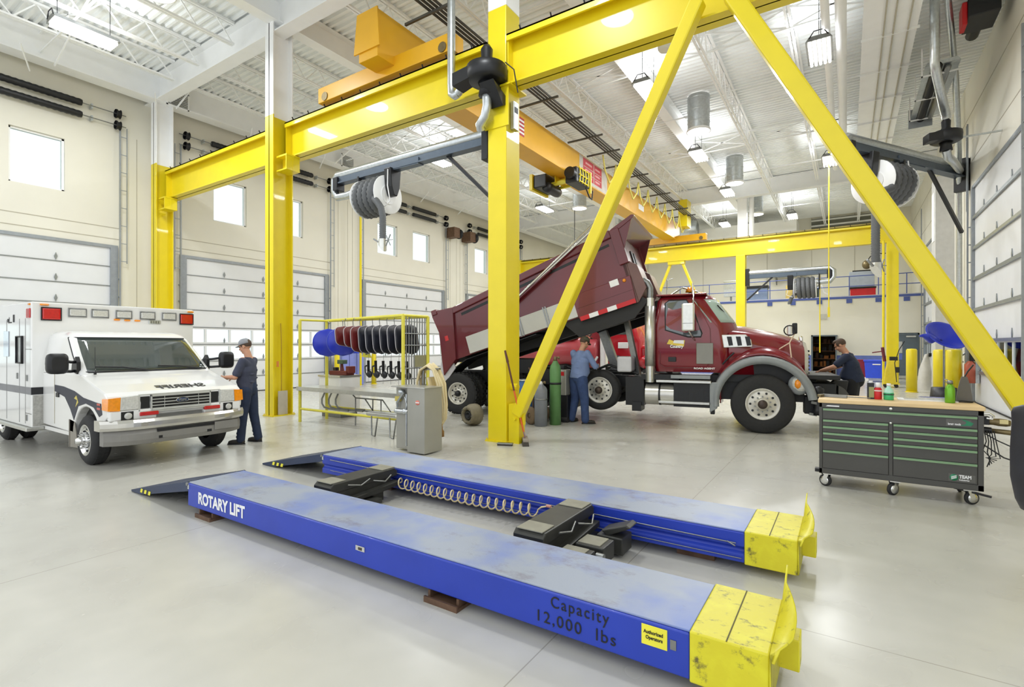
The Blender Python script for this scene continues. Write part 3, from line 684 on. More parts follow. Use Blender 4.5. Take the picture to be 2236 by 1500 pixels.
def blower(name, label, loc, s, rz):
    t = thing(name, label, 'fan', loc, rz)
    MB().lathe([(0, -.17), (.3, -.17), (.36, -.13), (.37, .0), (.36, .1), (.3, .13), (0, .13)], n=28).loft([[(-.05, -.3, -.13), (-.05, -.3, .08), (-.05, -.05, .08), (-.05, -.05, -.13)], [(-.55, -.3, -.2), (-.55, -.3, .03), (-.55, .02, .03), (-.55, .02, -.2)]], sm=False).build('housing', BLK, t)
    MB().lathe([(0, .13), (.13, .13), (.13, .2), (.1, .24), (.11, .42), (.06, .5), (0, .5)], n=18).build('motor', BLK, t)
    MB().lathe([(0, -.17), (.16, -.17), (.13, -.25), (.15, -.4), (0, -.4)], n=18).build('outlet', BLK, t)
    t.scale = (s, s, s); return t
bf = blower('exhaust_fan', 'black exhaust blower on the box column', (-5.38, 7.4, 6.6), 1.0, 0)
MB_ = MB().box(-5.42, -5.2, 7.46, 7.6, 6.05, 6.6).prism([(7.2, 6.35), (7.6, 6.2), (7.6, 6.05), (7.5, 6.0)], -5.4, -5.1, 'x').build('bracket', BLK); adopt(MB_, bf)
o = MB().tube([(-6.2, 7.4, 10.2), (-6.2, 7.4, 6.62), (-6.19, 7.4, 6.45), (-6.12, 7.4, 6.4), (-6.04, 7.4, 6.42)], .075, 14); hose_profile(o, [(-6.04, 7.4, 6.42), (-5.8, 7.32, 6.57)], .075, .05, 14)
tag(o.build('exhaust_duct', GALV), 'silver duct dropping from the roof to the blower on the box column', 'duct')
adopt(MB().tube([(-5.38, 7.4, 6.25), (-5.36, 7.38, 6.0), (-5.42, 7.4, 5.85), (-5.56, 7.44, 5.74), (-5.58, 7.5, 5.68)], .085, 14).build('outlet_pipe', GALV), bf)
adopt(MB().tube([(-5.05, 7.5, 6.75), (-4.9, 7.55, 6.6), (-4.85, 7.6, 6.2)], .012, 6).build('cord', BLK), bf)
o = thing('switch_box', 'small grey switch box on the side of the box column', 'box', (-5.09, 7.8, 5.9)); MB().box(0, .08, -.08, .08, -.25, .25).build('body', GALV, o, bevel=.01); MB().box(.08, .085, -.05, .05, .05, .15).build('plate', BLK, o)
fw = blower('exhaust_fan', 'grey exhaust blower above the tall door by the wall arm', (2.2, 17.7, 7.3), .95, R(20)); adopt(MB().box(2.45, 3.29, 17.68, 17.72, 7.19, 7.23).build('bracket', GALV), fw)
tag(MB().tube([(1.79, 16.1, 10.29), (1.79, 16.1, 8.62), (1.82, 16.2, 8.5), (2.12, 17.4, 7.98), (2.19, 17.65, 7.88), (2.2, 17.7, 7.78)], .1, 14).build('exhaust_duct', GALV), 'silver elbow duct dropping from the soffit to the grey blower', 'duct')
adopt(MB().tube([(2.2, 17.7, 6.95), (2.25, 17.85, 6.8), (2.5, 18.8, 6.9), (3.0, 21.4, 7.3)], .1, 14).build('outlet_pipe', GALV), fw)
m = MB().tube([(2.06, 16.3, 10.25), (2.5, 18.5, 9.2), (2.95, 21.2, 7.9), (3.08, 22.1, 6.6), (3.1, 22.2, 5.5), (3.1, 22.2, .0)], .075, 10)
tag(m.build('wall_conduit', GALV), 'bent silver conduit down the wall between the tall doors', 'pipe')
tag(MB().cyl((3.12, 22.75, 0), (3.12, 22.75, 10.2), .07, n=10).build('wall_pipe', CREAM), 'cream vertical pipe on the wall between the tall doors', 'pipe')
o = thing('pilaster_box', 'tall grey pilaster casing beside the tall door nearer the mezzanine', 'casing', (3.0, 24.6, 0)); MB().box(-.3, .285, -.5, .5, 0, 7.9).build('body', mat('pale_grey_pilaster', '#c8c8c6', .6), o); MB().box(-.32, -.3, -.3, .3, 5.6, 7.4).build('cover', WHT, o)
op = thing('door_operator', 'dark door opener with a red cover high on the tall-door wall', 'motor', (2.75, 16.9, 9.9)); MB().box(-.3, .3, -.5, .4, -.2, .25).build('gearbox', BLK, op, bevel=.02); MB().box(-.4, -.3, -.45, .0, -.35, .2).build('cover', RED, op, bevel=.02); MB().cyl((0, .4, 0), (0, 1.0, 0), .14, n=14).build('motor', BLK, op)
for y, lab in ((22.3, 'left'), (23.75, 'r')):
    op = thing('door_operator', 'rusty brown hoist operator above the cream wall %s' % ('beside the ladder track' if lab == 'left' else 'next to the end door track'), 'motor', (-18.5, y, 8.1)); MB().box(-.42, .25, -.25, .25, -.3, .25).build('gearbox', RUST, op, bevel=.02); MB().lathe([(0, 0), (.28, 0), (.28, .08), (0, .08)], (.1, .3, -.05), (0, 1, 0), 18).build('chain_wheel', BLK, op)

# ================================================================ lamps
zl = 9.05
for x in (-11.95, -4.25):
    for i, y in enumerate((4.8, 11.45, 18.15, 24.85, 31.4)):
        row = 'over the box column' if x > -6 else 'over the middle column'
        nth = ('by the first roof girder', 'next to the crane end', 'over the middle of the bay', 'toward the mezzanine', 'by the far runway')[i]
        t = thing('tubular_roof_light', 'round tube light %s, %s' % (row, nth), 'light', (x, y, zl), 0, 'round tube lights')
        m = MB(); pr = [(.36, .06), (.36, 1.2)]; m.lathe(pr, n=28)
        for z in (.3, .7, 1.1): m.lathe([(.36, z - .02), (.375, z), (.36, z + .02)], n=28)
        m.build('tube', GALV, t); MB().lathe([(.385, .07), (.395, .0), (.37, -.01), (.36, .05)], n=28).build('rim', WHT, t)
        MB().lathe([(0, -.03), (.2, -.025), (.36, .0), (.36, .05)], n=28).build('diffuser', LAMP, t)
        area('tube_light', (x, y, zl - .06), .7, .7, 125, (.93, .97, 1), 'DISK')
FX = [(-15.0, 4.57, 'over the white van'), (-13.6, 15.4, 'behind the near hose reel arm'), (-4.8, 14.5, 'half hidden behind the diagonal brace'), (-4.8, 20.5, 'between two round tube lights'), (-4.8, 26.2, 'beyond the round tube lights'), (-.57, 14.9, 'hung by the white roof pipes'), (-.57, 23.9, 'above the large hose reel'), (-13.6, 24, 'over the hanging rack'), (-2.6, 33, 'before the dark roof louvre'), (-6.2, 33, 'before the white plenum duct')]
for x, y, lab in FX:
    t = thing('tube_fixture', 'rectangular multi-tube light ' + lab, 'light', (x, y, 9.1), 0, 'rectangular tube fixtures')
    MB().prism([(-.28, -.02), (.28, -.02), (.2, .09), (-.2, .09)], -.62, .62, 'y').build('housing', STEEL, t)
    m = MB()
    for k in range(5): m.cyl((-.2 + k * .1, -.58, -.06), (-.2 + k * .1, .58, -.06), .032, n=8)
    m.build('lamp_tube', LAMP, t)
    MB().cyl((0, -.5, .09), (0, -.5, 1.205), .008, n=6).cyl((0, .5, .09), (0, .5, 1.205), .008, n=6).tube([(-.2, -.62, .05), (-.1, -.62, .2), (.1, -.62, .2), (.2, -.62, .05)], .015, 6).build('hanger', BLK, t)
    area('fixture_light', (x, y, 8.98), .5, 1.15, 105, (.95, .975, 1)); area('added_ceiling_fill', (x, y, 9.22), .3, 1.1, 26, (.95, .975, 1), rot=(pi, 0, 0))  # second lamp is an added upward fill above the housing, brightening the roof deck
t = thing('tube_heater', 'long black ribbed heater slung under the soffit along the tall doors', 'heater', (1.95, 0, 8.95))
pr = []; n_ = 110
for i in range(n_): pr += [(.11 if i % 2 else .09, 3.8 * i / n_)]
MB().lathe([(0, 0)] + pr + [(0, 3.8)], (0, 17.0, 0), (0, 1, 0), 14).build('ribbed_tube', BLK, t); MB().lathe([(0, 0), (.07, 0), (.07, 3.5), (0, 3.5)], (.22, 17.1, -.05), (0, 1, 0), 12).build('gas_tube', STEEL, t)
MB().prism([(-.2, .12), (.4, .12), (.46, .02), (-.26, .02)], 17.0, 20.7, 'y').build('reflector', GALV, t)
for y in (17.3, 18.9, 20.5): MB().box(-.3, .45, y, y + .05, -.1, -.07).box(-.3, -.27, y, y + .05, -.1, .66).build('hanger', WHT, t)
MB().box(-.3, .3, 20.75, 20.8, -.25, .35).build('end_plate', TRACK, t); MB().cyl((.1, 20.8, -.05), (.1, 21.1, -.05), .1, n=14).build('burner', BLK, t)
t = thing('ceiling_sensor', 'small pale cylinder hanging from the roof beside the truss', 'sensor', (-3.75, 12.6, 9.0)); MB().lathe([(0, 0), (.14, 0), (.17, .05), (.17, .32), (.1, .36), (0, .36)], n=18).build('body', CREAM, t); MB().cyl((0, 0, .36), (0, 0, 1.29), .008, n=6).build('rod', BLK, t)
# ================================================================ blue vehicle lift
def runway_track(label, y0, y1, near):
    t = thing('lift_runway', label, 'lift', (0, y0, 0)); w = y1 - y0
    zb, zt = .075, .306; xa, xb, xe = -5.78, -.66, -.30
    def chan(a, b):
        # folded channel: outer flat web, groove on the inner side
        inner = [(0, zb), (0, zb + .06), (.03, zb + .085), (.03, zb + .1), (0, zb + .125), (0, zt)] if not near else [(0, zb), (0, zt)]
        return MB().prism(inner + [(w, zt), (w, zb)], a, b, 'x')
    chan(xa, xb).build('track_body', LBLUE, t, bevel=.008)
    MB().box(xa, xb, .012, w - .012, zt, zt + .012).build('deck_plate', WORN, t, bevel=.004)
    y_ = MB().box(xb, xe, -.004, w + .004, zb - .01, zt + .016); y_.build('end_sleeve', WYEL, t, bevel=.008)
    MB().box(xb + .17, xb + .176, 0.0, w, zt + .016, zt + .018).build('sleeve_seam', mat('seam_dark', '#5c5830', .7) if 'seam_dark' not in bpy.data.materials else bpy.data.materials['seam_dark'], t)
    # bent wheel stop plate standing past the end
    rings = []
    for k in range(15):
        u = k / 14; y = -.01 + u * (w + .03); zt2 = zt + .02 + .26 * max(0, (u - .30)) ** .8 * .9 - (.05 if u < .05 else 0)
        bend = .02 + .07 * sin(pi * min(1, u * 1.25)) 
        rings.append([(xe + .004, y, zb), (xe + .004, y, zt + .016), (xe + bend * .5, y, (zt + zt2) / 2), (xe + bend, y, zt2 + .012)])
    m = MB().loft(rings, cap=False, closed=False); m.build('wheel_stop', WYEL, t, solid=.009)
    MB().box(xe, xe + .1, w * .52, w * .75, .1, .26).build('stop_tab', WYEL, t, bevel=.005)
    # approach ramp
    r = MB().quad((xa - 1.38, 0, .02), (xa - 1.38, w, .02), (xa + .0, w, zt + .008), (xa + .0, 0, zt + .008)); rp = r.build('ramp', NAVY, t, solid=.014)
    m = MB()
    for y in (0.006, w - .006): m.prism([(xa - 1.38, .005), (xa - 1.38, .025), (xa, zt), (xa, zt - .085), (xa - 1.1, .01)], y - .005, y + .005, 'y')
    m.build('ramp_flange', NAVY, t)
    m = MB()
    for k in range(5): m.prism([(xa - 1.13 + k * .05, .035), (xa - 1.08 + k * .05, .035), (xa - 1.06 + k * .05, .08), (xa - 1.11 + k * .05, .08)], -.004, -.001, 'y', k % 2)
    m.build('hazard_sticker', [YST, INKB], t)
    MB().cyl((xa - .01, -.01, zt - .01), (xa - .01, w + .01, zt - .01), .018, n=10).build('hinge_pin', STEEL, t)
    MB().box(xa, xa + .03, -.004, .0, zt - .06, zt - .01).build('corner_clip', GALV, t)
    return t
rn = runway_track('near blue lift runway lettered with its maker and capacity', 2.63, 3.24, True)
rf = runway_track('far blue lift runway with the coiled cream air hose along its side', 4.27, 4.92, False)
text('maker_lettering', 'ROTARY LIFT', .155, INKW, rn, (-5.56, -.003, .137), (R(90), 0, 0), .001, .006, sx=.93)
text('capacity_lettering', 'Capacity', .095, INKB, rn, (-1.452, -.003, .222), (R(90), 0, 0), .001, sx=.9, sp=1.22)
text('capacity_lettering', '12,000  lbs', .095, INKB, rn, (-1.556, -.003, .118), (R(90), 0, 0), .001, sx=1.0, sp=1.2)
lb = MB().box(-.905, -.77, -.004, -.001, .185, .29).build('operating_label', YST, rn, bevel=.001)
text('label_lettering', 'Authorized', .026, INKB, lb, (-.893, -.006, .247), (R(90), 0, 0), .0005, .0006, sx=.86)
text('label_lettering', 'Operators', .026, INKB, lb, (-.882, -.006, .219), (R(90), 0, 0), .0005, .0006, sx=.8)
MB().box(-.755, -.725, -.004, -.001, .2, .25).build('serial_plate', STEEL, rn); MB().box(-3.15, -3.05, -.005, -.001, .185, .222).build('maker_badge', CHR, rn)
MB().box(-3.12, -3.08, -.007, -.005, .192, .212).build('badge_face', mat('badge_dark', '#40382e', .5), rn)
for x0, x1 in ((-5.56, -5.27), (-2.42, -2.13)):
    MB().box(x0, x1, -.035, .2, 0, .022).box(x0, x1, -.035, -.02, .022, .04).box(x0 + .01, x0 + .03, .0, .2, .02, .074).box(x1 - .03, x1 - .01, .0, .2, .02, .074).build('anchor_foot', RUST, rn)
for x0 in (-4.9, -1.2): MB().box(x0, x0 + .3, .1, .5, 0, .08).build('anchor_foot', RUST, rf)
MB().box(-3.6, -3.3, .3, .5, 0, .08).build('anchor_foot', RUST, rn)
MB().cyl((-5.6, -.012, .266), (-.72, -.012, .222), .005, n=6).cyl((-5.6, -.008, .13), (-.68, -.008, .11), .004, n=6).cyl((-.78, -.012, .225), (-.72, -.04, .21), .006, n=6).build('equaliser_cable', STEEL, rf)
# coiled hose
N = 19; pts = []
for i in range(N * 14 + 1):
    a = 2 * pi * i / 14; u = i / (N * 14); pts.append((-4.3 + 1.82 * u, 4.2 + .05 * cos(a), .175 - .02 * sin(u * pi) + .055 * sin(a)))
hz = thing('air_hose', 'coiled cream air hose hanging between the two lift jacks', 'hose', (0, 0, 0))
MB().tube([(-4.45, 4.16, .15), (-4.36, 4.18, .14)] + pts + [(-2.42, 4.2, .22), (-2.34, 4.2, .245), (-2.26, 4.2, .22), (-2.2, 4.18, .17)], .008, 6).build('coil', CRM, hz)
MB().box(-2.28, -2.16, 4.14, 4.22, .12, .18).build('coupling', mat('brass_coupling', '#c9a862', .4, .3), hz); MB().cyl((-2.36, 4.2, .243), (-2.31, 4.2, .243), .014, n=8).build('joint', mat('pink_joint', '#c88a78', .5), hz)
def jack(label, x, dx):
    t = thing('rolling_jack', label, 'jack', (x, 3.76, 0)); B_ = mat('greasy_black_steel', '#3a3a36', .45, .3, .15, 8) if 'greasy_black_steel' not in bpy.data.materials else bpy.data.materials['greasy_black_steel']
    PADM = mat('dusty_rubber_pad', '#8a8778', .8, 0, .1, 10) if 'dusty_rubber_pad' not in bpy.data.materials else bpy.data.materials['dusty_rubber_pad']
    MB().prism([(-.44, .24), (-.44, .3), (-.4, .335), (.44, .335), (.48, .3), (.48, .24)], -.135, .135, 'x').build('crossbeam', B_, t, bevel=.01)
    for y in (-.42, .27): MB().box(-.115, .115, y, y + .19, .335, .345).build('lift_pad', PADM, t, bevel=.004)
    MB().box(-.12, .12, -.36, .4, .1, .24).prism([(-.5, .09), (-.5, .14), (.46, .2), (.46, .15)], .1, .2, 'x').build('base', B_, t, bevel=.008)
    MB().tube([(.17, -.25, .3), (.2, -.1, .27), (.16, .05, .3)], .008, 6).tube([(.16, .1, .27), (.24, .2, .25), (.2, .32, .29)], .008, 6).build('air_line', STEEL, t)
    for y in (-.47, .47): MB().cyl((-.1, y, .14), (.1, y, .14), .035, n=12).build('roller', STEEL, t)
    MB().box(-.1, .1, -.3, .3, 0, .1).build('foot_frame', B_, t)
    return t, B_, PADM
j1, JB, JP = jack('black rolling jack bridging the runways at the ramp end', -4.5, 0)
MB().box(.12, .3, -.4, .1, .05, .1).bar((.15, -.45, .12), (.2, .2, .16), .03, .05).build('lever', JB, j1)
MB().bar((-.75, -.28, .03), (-.22, .18, .06), .09, .05).build('handle', mat('ochre_handle', '#d8a838', .5), j1)
j2, _, _ = jack('black rolling jack with foot pedals between the runways near the yellow ends', -2.03, 0)
for k, (x0, y0) in enumerate(((.2, -.2), (.24, .08))):
    MB().box(x0, x0 + .24, y0 - .2, y0 + .02, .06, .2).build('tray', JB, j2, bevel=.01); MB().box(x0 + .015, x0 + .2, y0 - .18, y0, .2, .208).build('tray_pad', JP, j2)
MB().prism([(.3, .2), (.52, .28), (.56, .26), (.36, .16)], .24, .42, 'y').box(.27, .5, .22, .44, .03, .17).build('pedal', JB, j2, bevel=.01)
MB().cyl((.44, -.16, .15), (.5, -.16, .15), .03, n=10).build('valve', STEEL, j2)

# ================================================================ tool cabinet
tb = thing('tool_cabinet', 'charcoal rolling tool cabinet with pale green drawer pulls and a wooden top', 'tool cabinet', (0, 7.4, 0))
xa, xb, D = -.29, 1.235, .72
MB().box(xa, xb, .012, D, .17, 1.04).box(xa, xa + .035, 0, .02, .17, 1.04).box(xb - .05, xb, 0, .02, .17, 1.04).box(xa, xb, 0, .02, .985, 1.04).box(xa, xb, 0, .02, .17, .235).box(.405, .445, 0, .02, .235, .84).build('body', CHARC, tb, bevel=.004)
MB().box(xa - .012, xb + .012, -.015, D + .02, 1.04, 1.085).build('worktop', TAN, tb, bevel=.008)
def drawer(x0, x1, z0, z1):
    d = MB().box(x0, x1, -.008, .02, z0, z1).build('drawer', CHARC, tb, bevel=.003)
    MB().prism([(-.022, z1 - .022), (-.026, z1 - .006), (-.012, z1 + .002), (-.006, z1), (-.008, z1 - .024)], x0 + .002, x1 - .002, 'x').build('pull', PALEG, d)
    return d
d1 = drawer(-.25, 1.18, .848, .972)
for a, b in ((-.25, .402), (.448, 1.18)):
    for z1, z0 in ((.835, .762), (.756, .682), (.676, .609), (.603, .464)): drawer(a, b, z0, z1)
    dl = drawer(a, b, .24, .458)
g = mat('badge_green', '#1d7a54', .4)
MB().box(.92, 1.13, -.0095, -.0082, .862, .935).build('badge_panel', mat('badge_grey', '#5a5955', .4), d1)
MB().prism([(1.02, .868), (1.13, .872), (1.15, .9), (1.1, .928), (1.04, .942), (1.09, .91), (1.08, .885)], -.011, -.0096, 'y').build('badge_swoosh', g, d1)
text('badge_lettering', 'brute tools', .032, INKW, d1, (.935, -.0112, .872), (R(90), 0, 0), .0005, .001, sx=.75)
MB().box(.94, 1.165, -.0095, -.0082, .255, .335).build('badge_panel', bpy.data.materials['badge_grey'], dl); MB().lathe([(0, 0), (.036, 0), (.036, .002), (0, .002)], (.985, -.0098, .295), (0, -1, 0), 24).build('badge_globe', g, dl)
for k in range(3): MB().bar((.962, -.0122, .275 + k * .012), (1.008, -.0122, .295 + k * .012), .003, .006).build('badge_line', INKW, dl)
text('badge_lettering', 'TEAM', .05, INKW, dl, (1.03, -.0102, .292), (R(90), 0, 0), .0005, .002, sx=.8); text('badge_lettering', 'Industries', .024, INKW, dl, (1.03, -.0102, .266), (R(90), 0, 0), .0005, .0006, sx=.9)
MB().lathe([(0, 0), (.018, 0), (.018, .012), (.012, .016), (0, .016)], (.425, 0, 1.012), (0, -1, 0), 18).build('lock', CHR, tb)
MB().lathe([(0, 0), (.014, 0), (.014, .01), (0, .01)], (.425, 0, .845), (0, -1, 0), 14).build('latch', CHR, tb)
MB().prism([(-.22, 1.0), (-.08, 1.0), (-.08, 1.014), (-.2, 1.014)], -.006, 0, 'y').build('name_strip', INKW, tb)
def caster(x, y, a):
    c_ = MB().lathe([(.0, -.02), (.04, -.02), (.06, -.019), (.072, -.012), (.072, .012), (.06, .019), (.04, .02), (0, .02)], (x + .03 * cos(a), y + .03 * sin(a), .072), (-sin(a), cos(a), 0), 24).build('caster', RUB, tb)
    e = Vector((-sin(a), cos(a), 0)); f = Vector((x + .03 * cos(a), y + .03 * sin(a), .072))
    m = MB()
    for s_ in (-1, 1): m.lathe([(0, 0), (.052, 0), (.05, .006), (.018, .01), (0, .01)], f + e * .02 * s_, e * s_, 20); m.bar(f + e * .03 * s_ + Vector((0, 0, -.005)), Vector((x, y, .158)) + e * .026 * s_, .05, .006, up=e)
    m.box(x - .05, x + .05, y - .045, y + .045, .155, .172); m.build('fork', CHR, c_)
    return c_
for x, a in ((-.2, 2.6), (.47, 3.9), (1.12, .5)): caster(x, .07, a); caster(x, D - .08, a + .7)
MB().box(xa - .05, xa, .1, .2, .16, .2).bar((1.0, .1, .16), (1.3, .02, .12), .03, .02).build('brake_bar', BLK, tb)
# side rail with air tools
tr = thing('air_tool', 'brown handled air tool stuck out from the side of the cabinet, upper one', 'tool', (1.25, 7.62, .915))
MB().lathe([(0, 0), (.035, 0), (.04, .03), (.036, .1), (.042, .14), (.04, .2), (.03, .235), (0, .24)], (0, 0, 0), (1, -.05, -.06), 16).build('handle', BRZ, tr); MB().box(.0, .06, -.05, .05, -.04, .05).build('clamp', BLK, tr, bevel=.005); MB().box(.14, .21, -.05, -.03, -.02, .025).build('grip_label', mat('pale_brass', '#d6c890', .4), tr)
tr = thing('air_tool', 'straight brown handled tool below the fatter one on the cabinet side', 'tool', (1.25, 7.62, .815))
MB().lathe([(0, 0), (.026, 0), (.028, .24), (.024, .25), (0, .25)], (.02, 0, 0), (1, -.05, -.07), 14).build('handle', BRZ, tr); MB().cyl((-.012, 0, 0), (.08, 0, -.005), .035, n=12).build('collar', BLK, tr)
tag(MB().tube([(1.24, 7.5, 1.0), (1.29, 7.5, 1.01), (1.33, 7.5, .98), (1.32, 7.5, .95), (1.27, 7.5, .955)], .012, 8).build('hook', CHR), 'chrome hook at the top of the cabinet side', 'hook')
m = MB(); 
for k in range(5): m.tube([(1.26 + .02 * k, 7.55, .82), (1.275 + .02 * k, 7.53, .7), (1.25 + .035 * k, 7.54, .6 - .02 * k), (1.31 - .01 * k, 7.53, .52), (1.28 + .02 * k, 7.53, .42 + .02 * k)], .005, 6)
tag(m.build('wire_bundle', BLK), 'thin black wires dangling from the cabinet side', 'wire')
tag(MB().tube([(1.27, 7.55, .78), (1.36, 7.5, .72), (1.6, 7.5, .6), (2.0, 7.6, .5)], .007, 6).tube([(1.24, 7.5, .67), (1.4, 7.45, .55), (1.65, 7.5, .46), (2.0, 7.55, .44)], .008, 6).build('power_cable', BLK), 'black cables sagging from the cabinet toward the chair', 'cable')
# things on the worktop
ZT = 1.0855
def item(name, label, cat, x, y, parts, rz=0, z=ZT):
    t = thing(name, label, cat, (x, y, z), rz)
    for n_, b, m_ in parts: b.build(n_, m_, t)
    return t
item('water_bottle', 'green metal water bottle with a steel cap on the tool cabinet', 'bottle', .995, 7.72, [('body', MB().lathe([(0, 0), (.045, 0), (.048, .01), (.048, .15), (.04, .185), (.026, .205), (.024, .22), (0, .22)]), mat('lime_metal', '#6fae2c', .25, .4)), ('cap', MB().lathe([(0, .22), (.028, .22), (.028, .25), (.02, .26), (0, .26)]), STEEL), ('loop', MB().tube([(-.03, 0, .235), (-.05, 0, .25), (-.045, 0, .27), (-.02, 0, .268)], .006, 6), STEEL)])
item('spray_can', 'red spray can with a white cap on the tool cabinet', 'spray can', .318, 7.75, [('body', MB().lathe([(0, 0), (.04, 0), (.042, .005), (.042, .125), (.03, .145), (0, .145)]), RED), ('cap', MB().lathe([(0, .145), (.026, .145), (.026, .19), (.018, .205), (0, .205)]), INKW), ('band', MB().lathe([(.0425, .1), (.0435, .1), (.0435, .112), (.0425, .112)]), INKW)])
item('spray_bottle', 'clear bottle of green liquid on the tool cabinet', 'bottle', .425, 7.74, [('body', MB().lathe([(0, 0), (.05, 0), (.052, .01), (.052, .09), (.045, .12), (.02, .15), (.018, .16), (0, .16)]), mat('green_liquid', '#2fae6c', .15, 0, .1, 8, coat=.5)), ('shoulder', MB().lathe([(.053, .088), (.046, .122), (.021, .152), (.02, .17), (0, .17)]), mat('pale_teal', '#a9dcc8', .2)), ('cap', MB().lathe([(0, .17), (.022, .17), (.022, .2), (0, .2)]), INKW), ('label_band', MB().lathe([(.0525, .06), (.0535, .06), (.0535, .075), (.0525, .075)]), mat('dark_teal', '#174a34', .4))])
item('oil_can', 'tall dark can with an olive label on the tool cabinet', 'can', .245, 7.76, [('body', MB().box(-.036, .036, -.03, .03, 0, .2), BLK), ('label', MB().box(-.018, .034, -.031, -.029, .02, .15), mat('olive_label', '#8f9160', .5)), ('cap', MB().cyl((0, 0, .2), (0, 0, .225), .022, n=12), INKW)])
item('parts_tray', 'long white tray of papers on the tool cabinet', 'tray', .78, 7.9, [('tray', MB().box(-.26, .3, -.12, .12, 0, .012), INKW), ('sheet', MB().box(-.2, .24, -.1, .1, .012, .016), LENSW), ('plastic_box', MB().box(-.05, .2, -.06, .09, .016, .04), LENSW)])
item('air_hammer', 'grey metal air hammer lying at the corner of the tool cabinet top', 'tool', -.06, 7.7, [('barrel', MB().bar((-.2, .05, .02), (.06, -.02, .02), .035, .035), STEEL), ('tip', MB().cyl((.06, -.02, .02), (.3, -.06, .018), .009, .005, n=8), STEEL), ('grip', MB().bar((-.2, .05, .02), (-.24, -.05, .02), .04, .03), BRZ)])
item('cable_brush', 'grey flat brush standing in black cables on the cabinet corner', 'brush', 1.14, 7.86, [('head', MB().loft([[(-.07 * w_, -.012, z), (.07 * w_, -.012, z), (.07 * w_, .012, z), (-.07 * w_, .012, z)] for z, w_ in ((.0, 1.05), (.06, 1), (.14, .85), (.25, .55), (.3, .35))], sm=False), mat('scuffed_grey', '#67645f', .8)), ('handle', MB().tube([(0, 0, .29), (.03, 0, .36), (.08, 0, .44)], .008, 6), BLK), ('cord', MB().tube([(-.1, -.03, .01), (-.03, -.05, .02), (.06, -.04, .012), (.1, .02, .015), (0, .04, .012), (-.08, .02, .02)], .008, 6, closed=True), BLK)])

# office chair half out of view
ch = thing('shop_chair', 'black padded chair back at the edge of the view beside the tool cabinet', 'chair', (1.075, 4.53, 0), R(-50))
MB().loft([[(w_ * cos(a), .05 * sin(a) + bz, z) for a in [2 * pi * k / 24 for k in range(24)]] for z, w_, bz in ((.66, .1, .0), (.68, .17, -.01), (.74, .2, -.015), (.88, .235, -.01), (1.05, .245, .0), (1.24, .25, .02), (1.3, .262, .03), (1.335, .25, .035), (1.355, .2, .04))]).build('backrest', BLKV, ch)
MB().box(-.25, .25, .2, .75, .44, .54).build('seat', BLKV, ch, bevel=.04); MB().bar((0, .3, .46), (0, .04, .8), .06, .02).build('back_bracket', BLK, ch)
MB().cyl((0, .6, .08), (0, .6, .44), .03, n=12).build('stem', STEEL, ch)
for k in range(5):
    a = 2 * pi * k / 5 + .3; MB().bar((0, .6, .1), (.28 * cos(a), .6 + .28 * sin(a), .075), .05, .03).build('base_arm', BLK, ch); MB().ball((.28 * cos(a), .6 + .28 * sin(a), .03), .03, 10).build('castor', RUB, ch)

# ================================================================ grey lift console with hose
gc = thing('lift_console', 'grey steel console with pipework beside the blue lift', 'console', (-6.0, 6.03, 0)); gc.scale = (.88, 1, 1)
MB().box(.02, .45, 0, .42, .02, 1.06).build('cabinet', SGREY, gc, bevel=.006); MB().box(-.38, .02, .1, .42, .03, 1.06).build('side_cabinet', SGREY, gc, bevel=.006)
MB().box(-.39, .46, -.01, .43, 1.06, 1.075).build('top_plate', ALU, gc)
MB().box(-.36, .0, .09, .1, .05, .62).build('lower_door', SGREY, gc, bevel=.005)
MB().tube([(-.3, .06, .72), (-.3, .05, .8), (-.2, .05, .9), (-.12, .05, .98)], .02, 8).tube([(-.06, .06, .1), (-.06, .06, .95)], .022, 8).tube([(-.32, .04, .66), (.0, .04, .66)], .035, 10).tube([(-.1, .05, .9), (-.02, .03, .78), (-.05, .04, .7)], .01, 6).build('pipework', GALV, gc)
MB().ball((-.2, .05, .98), (.07, .05, .05), 12).ball((-.32, .05, .66), .045, 10).ball((-.1, .05, .66), .05, 10).build('valve', GALV, gc)
MB().box(-.37, -.24, .06, .1, .82, .9).build('warning_tag', mat('ochre_tag', '#c8b860', .5), gc)
MB().lathe([(0, 0), (.055, 0), (.05, .004), (0, .004)], (.28, -.001, .83), (0, -1, 0), 24).build('maker_badge', mat('salmon_badge', '#d87a68', .4), gc); MB().box(.235, .325, -.007, -.005, .822, .84).build('badge_band', INKW, gc)
for o_ in kids(gc):
    if o_.name.startswith('maker_badge'): o_.scale = (1, 1, .72); o_.location = (0, 0, .232)
hs = thing('garden_hose', 'bundle of cream hose looped over a peg beside the grey console', 'hose', (-5.9, 6.62, 0))
MB().cyl((-.28, 0, 0), (-.28, 0, 1.34), .025, n=10).bar((-.3, 0, 1.33), (.1, 0, 1.35), .05, .03).box(-.4, -.16, -.1, .1, 0, .02).build('peg_stand', STEEL, hs)
m = MB()
for k in range(6):
    o_ = (k - 2.5) * .032; q = .03 * (k % 3)
    m.tube([(-.34 - q, o_, .92 - q), (-.35 - q, o_, 1.12), (-.28, o_, 1.32 + q * .4), (-.12, o_, 1.4 + q * .5), (.02, o_, 1.33), (.1 + q, o_ * .8, 1.1), (.15 + q, o_ * .6, .75), (.17 + q * .6, o_ * .4, .45 + q), (.1, o_ * .6, .33 + q), (.02, o_, .5), (-.02, o_, .9), (-.1, o_, 1.2)], .022, 8)
m.build('hose_loops', CRM, hs); MB().lathe([(0, 0), (.03, 0), (.035, .06), (.03, .14), (.045, .17), (.03, .26), (0, .26)], (.14, -.05, .46), (.25, 0, -1), 12).build('nozzle', mat('brown_nozzle', '#8a6430', .5), hs)

